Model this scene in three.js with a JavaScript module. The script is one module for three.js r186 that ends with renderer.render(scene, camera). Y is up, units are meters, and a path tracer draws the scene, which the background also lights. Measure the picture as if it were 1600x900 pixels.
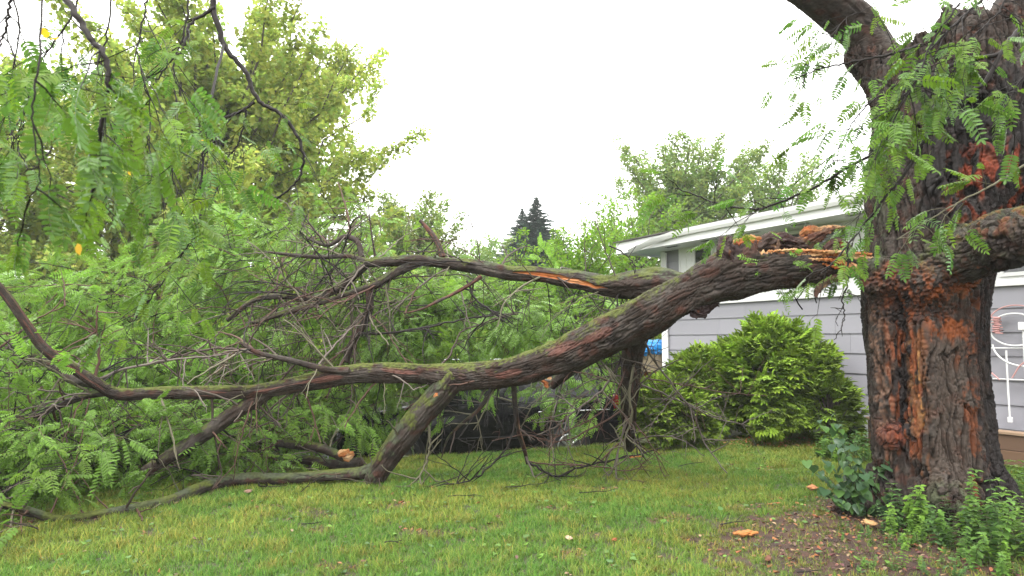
import * as THREE from 'three';
import { mergeGeometries } from 'three/addons/utils/BufferGeometryUtils.js';
import { RoundedBoxGeometry } from 'three/addons/geometries/RoundedBoxGeometry.js';
import { createNoise3D } from 'simplex-noise';

// ------------------------------------------------------------------ camera, sky, sun, exposure
const scene = new THREE.Scene();
const FOCAL = 1066, EYE = 1.5, PITCH = Math.atan(80 / FOCAL);
const camera = new THREE.PerspectiveCamera(2 * Math.atan(450 / FOCAL) * 180 / Math.PI, 16 / 9, 0.05, 600);
camera.position.set(0, EYE, 0);
camera.rotation.x = PITCH;
camera.setFocalLength(24);
camera.fov = 2 * Math.atan(450 / FOCAL) * 180 / Math.PI;
camera.updateProjectionMatrix();
camera.focus = 7.2;
camera.userData.fStop = 5;
scene.add(camera);

const renderer = new THREE.WebGLRenderer({ antialias: true });
renderer.setSize(1024, 576);
renderer.toneMapping = THREE.LinearToneMapping;
renderer.toneMappingExposure = 3.1;
renderer.shadowMap.enabled = true;

{ // an even, bright overcast sky
  const w = 64, h = 32, a = new Float32Array(w * h * 4);
  for (let j = 0; j < h; j++) for (let i = 0; i < w; i++) {
    const el = ((j + 0.5) / h - 0.5) * Math.PI, k = (j * w + i) * 4, s = Math.max(0, Math.sin(el));
    const l = el > 0 ? 1.05 + 0.75 * s : 0.35;
    a[k] = l; a[k + 1] = l; a[k + 2] = l * 0.985; a[k + 3] = 1;
  }
  const sky = new THREE.DataTexture(a, w, h, THREE.RGBAFormat, THREE.FloatType);
  sky.mapping = THREE.EquirectangularReflectionMapping;
  sky.magFilter = THREE.LinearFilter;
  sky.needsUpdate = true;
  scene.background = sky;
  scene.environment = sky;
}
const sun = new THREE.DirectionalLight(new THREE.Color(1, 0.97, 0.93), 1.3);
sun.position.set(-6, 20, 4);
sun.target.position.set(0, 0, -8);
sun.castShadow = true;
sun.shadow.radius = 45;
sun.shadow.mapSize.set(2048, 2048);
Object.assign(sun.shadow.camera, { left: -20, right: 20, top: 25, bottom: -25, near: 1, far: 80 });
scene.add(sun, sun.target);

// ------------------------------------------------------------------ helpers
const V = (x, y, z) => new THREE.Vector3(x, y, z);
function rng(seed) { let t = seed >>> 0; return () => { t = (t + 0x6D2B79F5) >>> 0; let r = Math.imul(t ^ (t >>> 15), 1 | t); r = (r + Math.imul(r ^ (r >>> 7), 61 | r)) ^ r; return ((r ^ (r >>> 14)) >>> 0) / 4294967296; }; }
const n3 = createNoise3D(rng(11));
const sstep = (a, b, x) => { const t = Math.min(1, Math.max(0, (x - a) / (b - a))); return t * t * (3 - 2 * t); };
const lerp = (a, b, t) => a + (b - a) * t;
const mix3 = (a, b, t) => [lerp(a[0], b[0], t), lerp(a[1], b[1], t), lerp(a[2], b[2], t)];
// the point that the photograph shows at pixel (px, py), z metres away along the level view axis
const PC = Math.cos(PITCH), PS = Math.sin(PITCH);
function at(px, py, z) {
  const a = (px - 800) / FOCAL, b = -(py - 450) / FOCAL, t = z / (PC - b * PS);
  return V(a * t, EYE + (b * PC + PS) * t, -z);
}
function project(p) { // pixel of a point, to know which leaves show largest
  const x = p.x, y = p.y - EYE, z = p.z, zc = -(y * -PS + z * PC) * 1, yc = y * PC + z * PS;
  return [800 + FOCAL * x / zc, 450 - FOCAL * yc / zc, zc];
}
const names = {};
function numbered(name) { const n = (names[name] = (names[name] ?? -1) + 1); return n ? `${name}_${String(n).padStart(3, '0')}` : name; }
function shadows(o) { o.castShadow = true; o.receiveShadow = true; return o; }
function thing(name, label, category, pos = [0, 0, 0], turn = 0, group) {
  const o = new THREE.Group(); o.name = numbered(name); o.position.set(...pos); o.rotation.y = turn;
  o.userData = { label, category }; if (group) o.userData.group = group;
  scene.add(o); return o;
}
function part(name, geometry, material, parent, extra) {
  const m = shadows(new THREE.Mesh(geometry, material)); m.name = name; parent.add(m);
  if (extra) Object.assign(m.userData, extra);
  return m;
}
function stuffCopies(name, geometry, material, mats, colors, parent, kind = 'stuff') {
  const m = shadows(new THREE.InstancedMesh(geometry, material, mats.length)); m.name = name;
  mats.forEach((x, i) => m.setMatrixAt(i, x));
  if (colors) { const c = new THREE.Color(); colors.forEach((x, i) => { c.setRGB(...x); m.setColorAt(i, c); }); }
  m.instanceMatrix.needsUpdate = true; if (kind) m.userData.kind = kind; parent.add(m); return m;
}
function structure(name, geometry, material) { const m = part(name, geometry, material, scene, { kind: 'structure' }); return m; }
const std = (rgb, rough = 0.8, o = {}) => { const m = new THREE.MeshStandardMaterial({ roughness: rough, ...o }); m.color.setRGB(...rgb); return m; };
const phys = (rgb, rough, o = {}) => { const m = new THREE.MeshPhysicalMaterial({ roughness: rough, ...o }); m.color.setRGB(...rgb); return m; };

// collects coloured triangles
class Builder {
  constructor() { this.p = []; this.c = []; this.i = []; }
  v(x, y, z, c) { this.p.push(x, y, z); this.c.push(c[0], c[1], c[2]); return this.p.length / 3 - 1; }
  f(a, b, c) { this.i.push(a, b, c); }
  geo(flat) {
    let g = new THREE.BufferGeometry();
    g.setAttribute('position', new THREE.Float32BufferAttribute(this.p, 3));
    g.setAttribute('color', new THREE.Float32BufferAttribute(this.c, 3));
    g.setIndex(this.i);
    if (flat) g = g.toNonIndexed();
    g.computeVertexNormals(); return g;
  }
  // thin tapered tube along points
  tube(pts, r0, r1, sides, col) {
    const n = pts.length; if (n < 2) return;
    const d = V(), N = V(), B = V(); let prev = -1;
    N.set(0.31, 0.2, 0.93);
    for (let k = 0; k < n; k++) {
      d.copy(pts[Math.min(n - 1, k + 1)]).sub(pts[Math.max(0, k - 1)]).normalize();
      N.addScaledVector(d, -N.dot(d)); if (N.lengthSq() < 1e-4) N.set(d.y, -d.x, 0.1).addScaledVector(d, -N.dot(d)); N.normalize(); B.crossVectors(d, N);
      const r = lerp(r0, r1, k / (n - 1)), start = this.p.length / 3, cc = typeof col === 'function' ? col(pts[k], k) : col;
      for (let j = 0; j < sides; j++) { const a = j / sides * Math.PI * 2, x = Math.cos(a) * r, y = Math.sin(a) * r; this.v(pts[k].x + N.x * x + B.x * y, pts[k].y + N.y * x + B.y * y, pts[k].z + N.z * x + B.z * y, cc); }
      if (prev >= 0) for (let j = 0; j < sides; j++) { const q = (j + 1) % sides; this.f(prev + j, prev + q, start + j); this.f(prev + q, start + q, start + j); }
      prev = start;
    }
    const e = pts[n - 1], t = this.v(e.x + d.x * r1, e.y + d.y * r1, e.z + d.z * r1, typeof col === 'function' ? col(e, n - 1) : col);
    for (let j = 0; j < sides; j++) this.f(prev + j, prev + (j + 1) % sides, t);
  }
}

// ------------------------------------------------------------------ bark
// height (0..1) of furrowed bark; x, y across the stem and s along it, all in metres; sp is the spacing of the ridges
function barkHeight(x, y, s, sp) {
  const f = 0.5 / sp, w = 0.16 * n3(x * f * 0.7 + 3, y * f * 0.7, s * f * 0.3);
  const a = Math.abs(n3(x * f + w, y * f - w, s * f * 0.15));
  const b = Math.abs(n3(x * f * 2.3 + 7, y * f * 2.3, s * f * 0.26 + 5));
  const c = Math.abs(n3(x * f * 0.9 + 17, y * f * 0.9 + 4, s * f * 0.6));
  const e = n3(x * f * 5.5, y * f * 5.5 + 2, s * f * 0.8);
  return sstep(0.01, 0.2, a) * (0.8 + 0.2 * sstep(0, 0.1, c)) * 0.68 + 0.24 * sstep(0, 0.22, b) + 0.08 * e;
}
const BARK = { grey: [0.041, 0.034, 0.029], brown: [0.027, 0.018, 0.014], dark: [0.013, 0.01, 0.009], red: [0.046, 0.019, 0.013], moss: [0.075, 0.09, 0.018], lichen: [0.055, 0.066, 0.038] };
function barkColor(p, out = []) {
  const a = n3(p.x * 2.2, p.y * 2.2 + 9, p.z * 2.2), b = n3(p.x * 9 + 4, p.y * 9, p.z * 9), c = n3(p.x * 45, p.y * 45, p.z * 45 + 3);
  let col = mix3(BARK.brown, BARK.grey, sstep(-0.5, 0.55, a * 0.6 + b * 0.5));
  col = mix3(col, BARK.red, 0.75 * sstep(0.35, 0.75, n3(p.x * 5 + 31, p.y * 5, p.z * 5)));
  col = mix3(col, BARK.dark, 0.6 * sstep(0.25, 0.7, n3(p.x * 4 - 13, p.y * 4 + 2, p.z * 4)));
  const k = (1 + 0.4 * c) * (1 + 0.25 * n3(p.x * 110, p.y * 60, p.z * 110));
  out[0] = col[0] * k; out[1] = col[1] * k; out[2] = col[2] * k; return out;
}
const barkMat = phys([1, 1, 1], 0.72, { vertexColors: true, specularIntensity: 0.3 });
barkMat.name = 'wet bark';
const twigMat = phys([1, 1, 1], 0.6, { vertexColors: true, specularIntensity: 0.3 }); twigMat.name = 'wet twig';
const woodMat = phys([1, 1, 1], 0.7, { vertexColors: true, specularIntensity: 0.4 }); woodMat.name = 'torn wood';

// limb with furrowed bark. nodes: [Vector3, radius]; o: amp, sp (ridge spacing), res, moss (0..1), shape(info) may move a vertex and colour it
function limb(nodes, o = {}) {
  const curve = new THREE.CatmullRomCurve3(nodes.map(n => n[0]), false, 'centripetal'), L = curve.getLength();
  const rMax = Math.max(...nodes.map(n => n[1])), res = o.res ?? 0.012;
  const rings = Math.max(6, Math.round(L / (o.step ?? res * 1.2))), seg = Math.max(7, Math.min(190, Math.round(2 * Math.PI * rMax / res)));
  const us = nodes.map((_, k) => k / (nodes.length - 1)), P = [], C = [], I = [], N = V(0.1, 1, 0.2), B = V(), d = V(), c = V(), q = V(), col = [];
  const amp = o.amp ?? 0.012, sp = o.sp ?? 0.05, moss = o.moss ?? 0, seed = o.seed ?? 0;
  let s = 0; const last = V();
  for (let k = 0; k <= rings; k++) {
    const t = k / rings; curve.getPoint(t, c); curve.getTangent(t, d);
    if (k) s += last.distanceTo(c); last.copy(c);
    N.addScaledVector(d, -N.dot(d)).normalize(); B.crossVectors(d, N);
    const x = t * (nodes.length - 1), i = Math.min(nodes.length - 2, Math.floor(x)), r = lerp(nodes[i][1], nodes[i + 1][1], sstep(0, 1, x - i) * 0.4 + (x - i) * 0.6);
    for (let j = 0; j < seg; j++) {
      const th = j / seg * Math.PI * 2, ct = Math.cos(th), st = Math.sin(th);
      let rr = r * (1 + (o.lump ?? 0.1) * n3(ct * 0.9 + seed, st * 0.9, s * 2.2));
      const a = Math.min(amp, r * 0.16), h = barkHeight(ct * rMax + seed * 3, st * rMax, s, sp);
      rr += a * (h - 0.6) + a * 0.16 * n3(ct * rMax * 60, st * rMax * 60, s * 45);
      q.set(N.x * ct + B.x * st, N.y * ct + B.y * st, N.z * ct + B.z * st);
      const p = V(c.x + q.x * rr, c.y + q.y * rr, c.z + q.z * rr);
      barkColor(p, col);
      if (moss) {
        const m = q.y * 0.8 + 0.45 * n3(p.x * 6, p.y * 6, p.z * 6) + 0.35 * n3(p.x * 22, p.y * 22, p.z * 22) + (h - 0.5) * 0.4;
        const k2 = sstep(1 - moss, 1.25 - moss, m), g = 0.8 + 0.35 * n3(p.x * 30, p.y * 30, p.z * 30 + 8);
        const mc = mix3(BARK.moss, BARK.lichen, sstep(-0.3, 0.6, n3(p.x * 3, p.y * 3 + 5, p.z * 3)));
        for (let e = 0; e < 3; e++) col[e] = lerp(col[e], mc[e] * g, k2 * 0.9);
      }
      if (o.shape) o.shape({ p, c, q, d, s, r, th, t, L, col, h });
      P.push(p.x, p.y, p.z); C.push(col[0], col[1], col[2]);
    }
    if (k) for (let j = 0; j < seg; j++) { const a = (k - 1) * seg, b = k * seg, e = (j + 1) % seg; I.push(a + j, a + e, b + j, a + e, b + e, b + j); }
  }
  for (const [end, off] of [[0, 0], [1, rings * seg]]) {
    curve.getPoint(end, c); const r = nodes[end ? nodes.length - 1 : 0][1]; curve.getTangent(end, d);
    const n = P.length / 3, w = o.endWood ? [0.42, 0.24, 0.1] : [0.09, 0.06, 0.045]; P.push(c.x + d.x * r * 0.3 * (end ? 1 : -1), c.y + d.y * r * 0.3 * (end ? 1 : -1), c.z + d.z * r * 0.3 * (end ? 1 : -1)); C.push(...w);
    for (let j = 0; j < seg; j++) { const e = (j + 1) % seg; end ? I.push(off + j, off + e, n) : I.push(e, j, n); }
  }
  const g = new THREE.BufferGeometry();
  g.setAttribute('position', new THREE.Float32BufferAttribute(P, 3));
  g.setAttribute('color', new THREE.Float32BufferAttribute(C, 3));
  g.setIndex(I); g.computeVertexNormals(); return g;
}
const px = list => list.map(([x, y, z, r]) => [at(x, y, z), r]);

// ------------------------------------------------------------------ leaves
const leafMat = (rgb, gloss = 0.5, through = 0.42) => phys(rgb, 1, { transmission: through, thickness: 0, clearcoat: gloss, clearcoatRoughness: 0.25, specularIntensity: 0.25, side: THREE.DoubleSide, vertexColors: true });
const locustMat = leafMat([1, 1, 1], 0.25, 0.5); locustMat.name = 'wet locust leaf';
const mapleMat = leafMat([1, 1, 1], 0.08, 0.6); mapleMat.name = 'maple leaf';
const thujaMat = phys([1, 1, 1], 1, { vertexColors: true, transmission: 0.3, thickness: 0, side: THREE.DoubleSide, specularIntensity: 0.3 }); thujaMat.name = 'scale leaf';
// a pinnate leaf one metre long along +x, its face up +y
function pinnate(seed, pairs, fine) {
  const r = rng(seed), b = new Builder(), droop = 0.1 + 0.12 * r(), side = (r() - 0.5) * 0.12;
  const rach = t => V(t, -droop * t * t * (0.6 + 0.8 * (seed % 3)), side * t * t * 2.5);
  const green = k => { const v = 0.82 + 0.36 * r(); return [k[0] * v, k[1] * v, k[2] * v]; };
  const stem = [0.16, 0.22, 0.07], base = [0.095, 0.19, 0.018];
  const pts = []; for (let k = 0; k <= (fine ? 8 : 4); k++) pts.push(rach(k / (fine ? 8 : 4) * 0.97));
  b.tube(pts, 0.009, 0.004, 3, stem);
  const leaflet = (o, dx, dz, len, wid, roll, tilt) => {
    const col = green(base), n = fine ? 5 : 3, rowL = [], rowM = [], rowR = [];
    const up = V(0, 1, 0), d = V(dx, tilt, dz).normalize(), sx = V().crossVectors(d, up).normalize(), nn = V().crossVectors(sx, d);
    sx.applyAxisAngle(d, roll); nn.applyAxisAngle(d, roll);
    for (let k = 0; k <= n; k++) {
      const t = k / n, w = wid * Math.pow(Math.sin(Math.PI * Math.min(1, 0.06 + t * 0.94)), 0.62) * (k === n ? 0.12 : 1) * 0.5, c = o.clone().addScaledVector(d, len * t).addScaledVector(nn, -0.14 * len * t * t);
      const l = c.clone().addScaledVector(sx, -w).addScaledVector(nn, w * 0.3), rr = c.clone().addScaledVector(sx, w).addScaledVector(nn, w * 0.3);
      rowL.push(b.v(l.x, l.y, l.z, col)); rowM.push(b.v(c.x, c.y, c.z, col)); rowR.push(b.v(rr.x, rr.y, rr.z, col));
    }
    for (let k = 0; k < n; k++) { b.f(rowL[k], rowM[k], rowL[k + 1]); b.f(rowM[k], rowM[k + 1], rowL[k + 1]); b.f(rowM[k], rowR[k], rowM[k + 1]); b.f(rowR[k], rowR[k + 1], rowM[k + 1]); }
  };
  for (let k = 0; k < pairs; k++) {
    const t = 0.17 + 0.78 * k / (pairs - 1), len = (0.175 + 0.045 * r()) * (0.75 + 0.5 * Math.sin(Math.PI * (0.15 + t * 0.7))), o = rach(t);
    for (const sd of [-1, 1]) leaflet(o, 0.3 + 0.25 * (r() - 0.5), sd, len, len * 0.36, sd * (0.1 + 0.5 * (r() - 0.5)), -0.05 - 0.4 * r());
  }
  leaflet(rach(0.96), 1, side, 0.19, 0.085, 0, -0.25);
  return b.geo();
}
const fineLeaf = [1, 2, 3, 4, 5].map(k => pinnate(100 + k, 7 + k % 3, true));
const plainLeaf = [1, 2, 3, 4].map(k => pinnate(200 + k, 7 + k % 2, false));
const M4 = new THREE.Matrix4();
function leafMatrix(p, dir, len, r, flat = 0.5) {
  const d = dir.clone().normalize(), up = V((r() - 0.5) * flat * 2, 1, (r() - 0.5) * flat * 2), z = V().crossVectors(d, up);
  if (z.lengthSq() < 0.02) z.set(r() - 0.5, 0.1, r() - 0.5); z.normalize();
  const y = V().crossVectors(z, d).normalize();
  return new THREE.Matrix4().makeBasis(d, y, z).scale(V(len, len, len)).setPosition(p);
}
// a zigzag twig; leaf sites are pushed to `sites` as [point, direction]
const TWIG = [[0.055, 0.04, 0.033], [0.1, 0.083, 0.07], [0.075, 0.042, 0.032], [0.014, 0.011, 0.01], [0.1, 0.092, 0.06]];
function twig(b, p, dir, len, r0, depth, r, sites, o = {}) {
  const n = Math.max(3, Math.round(len / (o.seg ?? 0.09))), pts = [p.clone()], d = dir.clone().normalize(), droop = o.droop ?? 0.12, col = o.col ?? TWIG[Math.floor(r() * TWIG.length)];
  const zig = V(r() - 0.5, r() - 0.5, r() - 0.5);
  for (let k = 1; k <= n; k++) {
    zig.negate().add(V((r() - 0.5) * 0.7, (r() - 0.5) * 0.7, (r() - 0.5) * 0.7)).clampLength(0.1, 0.55);
    d.addScaledVector(zig, o.zig ?? 0.55); d.y -= droop * (0.4 + r()); d.normalize();
    const q = pts[k - 1].clone().addScaledVector(d, len / n);
    if (o.floor !== undefined && q.y < o.floor) { q.y = o.floor + 0.01 * r(); d.y = Math.abs(d.y) * 0.3; }
    pts.push(q);
    if (depth > 0 && k > 1 - (o.early ?? 0) && r() < (o.fork ?? 0.5)) {
      const sd = d.clone().addScaledVector(V(r() - 0.5, (r() - 0.5) * 0.8, r() - 0.5), 2.1).normalize();
      twig(b, q, sd, len * (0.3 + 0.4 * r()) * (1.1 - 0.5 * k / n), r0 * 0.6, depth - 1, r, sites, { ...o, col });
    } else if (sites && k > 1 && r() < (o.leafy ?? 0.7)) sites.push([q.clone(), d.clone().addScaledVector(V(r() - 0.5, (r() - 0.7) * 0.8, r() - 0.5), 1.7).normalize()]);
  }
  if (sites && (o.leafy ?? 0.7) > 0) sites.push([pts[n].clone(), d.clone()]);
  b.tube(pts, r0, Math.max(0.0014, r0 * 0.45), r0 > 0.006 ? 5 : 3, col);
  return pts;
}

// ------------------------------------------------------------------ ground
const CARPOS = V(-0.70, -0.66, -12.31), CARTURN = 18.5 * Math.PI / 180;
const carX = V(Math.cos(CARTURN), 0, -Math.sin(CARTURN)), carZ = V(Math.sin(CARTURN), 0, Math.cos(CARTURN));
function groundY(x, z) {
  const dx = x - CARPOS.x, dz = z - CARPOS.z, u = dx * carX.x + dz * carX.z, w = dx * carZ.x + dz * carZ.z; // u along the car, w towards the lawn
  const near = 1 - sstep(1.25, 3.3, w), far = 1 - 0.75 * sstep(2.5, 6, -w), right = 1 - sstep(2.6, 4.4, u);
  return -0.66 * near * far * right + 0.02 * n3(x * 0.7, 0, z * 0.7) + 0.008 * n3(x * 2.5, 4, z * 2.5);
}
function soilAt(x, z) { // 0 lawn .. 1 bare soil and litter under the standing tree
  const e = Math.hypot((x - 2.45) / 1.35, (z + 5.1) / 1.25), f = Math.hypot((x - 3.7) / 1.2, (z + 5.9) / 1.1);
  const spots = sstep(0.62, 0.8, n3(x * 1.3 + 5, 2, z * 1.3)) * 0.55;
  return Math.min(1, Math.max(0.85 - 0.85 * sstep(0.4, 1.15, e + 0.3 * n3(x * 2.2, 8, z * 2.2) + 0.15 * n3(x * 7, 8, z * 7)), 1 - sstep(0.7, 1.1, f), spots));
}
{
  const n = 420, g = new THREE.PlaneGeometry(1, 1, n, n), p = g.attributes.position, c = new Float32Array(p.count * 3), uv = g.attributes.uv;
  const warp = t => Math.sign(t) * (Math.abs(t) * 14 + Math.pow(Math.abs(t), 6) * 230);
  for (let i = 0; i < p.count; i++) {
    const x = warp(p.getX(i) * 2), z = -7 - warp(p.getY(i) * 2), y = groundY(x, z), s = soilAt(x, z);
    p.setXYZ(i, x, y, z); uv.setXY(i, x, z);
    const a = n3(x * 1.1, 1, z * 1.1), b = n3(x * 6, 3, z * 6), k = 0.85 + 0.25 * n3(x * 15, 5, z * 15);
    let col = mix3([0.06, 0.075, 0.018], [0.085, 0.07, 0.027], sstep(-0.3, 0.7, a * 0.6 + b * 0.6));
    col = mix3(col, mix3([0.055, 0.021, 0.011], [0.1, 0.041, 0.019], sstep(-0.5, 0.5, b)), sstep(0.15, 0.7, s + b * 0.2));
    c.set(col.map(v => v * k), i * 3);
  }
  g.setAttribute('color', new THREE.BufferAttribute(c, 3)); g.computeVertexNormals();
  // fine soil grain
  const w = 512, d = new Uint8Array(w * w * 4), rr = rng(5);
  for (let i = 0; i < w * w; i++) { const v = 150 + 105 * rr() * (rr() < 0.5 ? 1 : 0.6); d[i * 4] = v; d[i * 4 + 1] = v * 0.98; d[i * 4 + 2] = v * 0.93; d[i * 4 + 3] = 255; }
  const tex = new THREE.DataTexture(d, w, w); tex.wrapS = tex.wrapT = THREE.RepeatWrapping; tex.repeat.set(0.7, 0.7); tex.magFilter = THREE.LinearFilter; tex.colorSpace = THREE.SRGBColorSpace; tex.needsUpdate = true;
  structure('lawn_ground', g, std([1, 1, 1], 0.9, { vertexColors: true, map: tex, bumpMap: tex, bumpScale: 0.008 }));
  // wet asphalt driveway that the car stands on
  const dn = 40, dg = new THREE.PlaneGeometry(1, 1, dn, 14), dp = dg.attributes.position;
  for (let i = 0; i < dp.count; i++) {
    const u = lerp(-9, 2.4, dp.getX(i) + 0.5), v = lerp(-2.3, 1.15, dp.getY(i) + 0.5) + 0.06 * n3(u, 3, dp.getY(i)), x = CARPOS.x + carX.x * u + carZ.x * v, z = CARPOS.z + carX.z * u + carZ.z * v;
    dp.setXYZ(i, x, groundY(x, z) + 0.014, z);
  }
  dg.computeVertexNormals();
  structure('driveway', dg, std([0.06, 0.06, 0.062], 0.45));
}
{ // lawn grass: short tufts
  const tuft = seed => {
    const r = rng(seed), b = new Builder();
    for (let k = 0; k < 11; k++) {
      const a = r() * 6.283, d0 = r() * 0.035, h = 0.016 + 0.04 * r() * r() + 0.012 * r(), lean = 0.2 + 1.1 * r(), w = 0.0019 + 0.0012 * r(), v = 0.75 + 0.5 * r(), straw = r() < 0.06, col = straw ? [1.7 * v, 1.1 * v, 1.3 * v] : [v, v, v];
      const x = Math.cos(a) * d0, z = Math.sin(a) * d0, ux = Math.cos(a + 1 + r() * 2), uz = Math.sin(a + 1 + r() * 2);
      const pt = (t, s) => [x + ux * lean * h * t * t - uz * w * s * (1 - t * 0.85), h * t * (1 - 0.25 * lean * t * 0.6), z + uz * lean * h * t * t + ux * w * s * (1 - t * 0.85)];
      const A = b.v(...pt(0, -1), col), B = b.v(...pt(0, 1), col), C = b.v(...pt(0.55, -1), col), D = b.v(...pt(0.55, 1), col), E = b.v(...pt(1, 0), col);
      b.f(A, B, C); b.f(B, D, C); b.f(C, D, E);
    }
    return b.geo();
  };
  const mat = phys([1, 1, 1], 1, { vertexColors: true, side: THREE.DoubleSide, transmission: 0.3, thickness: 0, clearcoat: 0.12, clearcoatRoughness: 0.4, specularIntensity: 0.3 }); mat.name = 'grass blade';
  const r = rng(77), kinds = [tuft(1), tuft(2), tuft(3)], mats = [[], [], []], cols = [[], [], []];
  for (let i = 0; i < 130000; i++) {
    const z = Math.sqrt(lerp(3.6 * 3.6, 11.2 * 11.2, r())), x = (r() * 2 - 1) * (0.8 * z + 0.5), s = soilAt(x, -z);
    if (r() < s * 0.93) continue;
    const a = n3(x * 0.55, 7, -z * 0.55), b = n3(x * 2.6, 9, -z * 2.6), q = n3(x * 9, 2, -z * 9), k = i % 3, sc = (0.8 + 0.55 * r()) * (1 + 0.25 * b) * (1 - 0.3 * s);
    const m = new THREE.Matrix4().makeRotationY(r() * 6.283).scale(V(sc, sc, sc)).setPosition(x, groundY(x, -z) - 0.004, -z);
    let col = mix3([0.08, 0.185, 0.022], [0.15, 0.215, 0.028], sstep(-0.6, 0.6, a * 0.7 + b * 0.5 + q * 0.2));
    col = mix3(col, [0.17, 0.14, 0.036], 0.42 * sstep(0.3, 0.75, b * 0.6 + q * 0.6) + 0.5 * s);
    mats[k].push(m); cols[k].push(col);
  }
  const lawn = new THREE.Group(); lawn.name = 'grass'; lawn.userData = { kind: 'stuff', label: 'short wet lawn grass with yellowed patches', category: 'grass' }; scene.add(lawn);
  kinds.forEach((g, k) => stuffCopies('grass_blades', g, mat, mats[k], cols[k], lawn));
}

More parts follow.
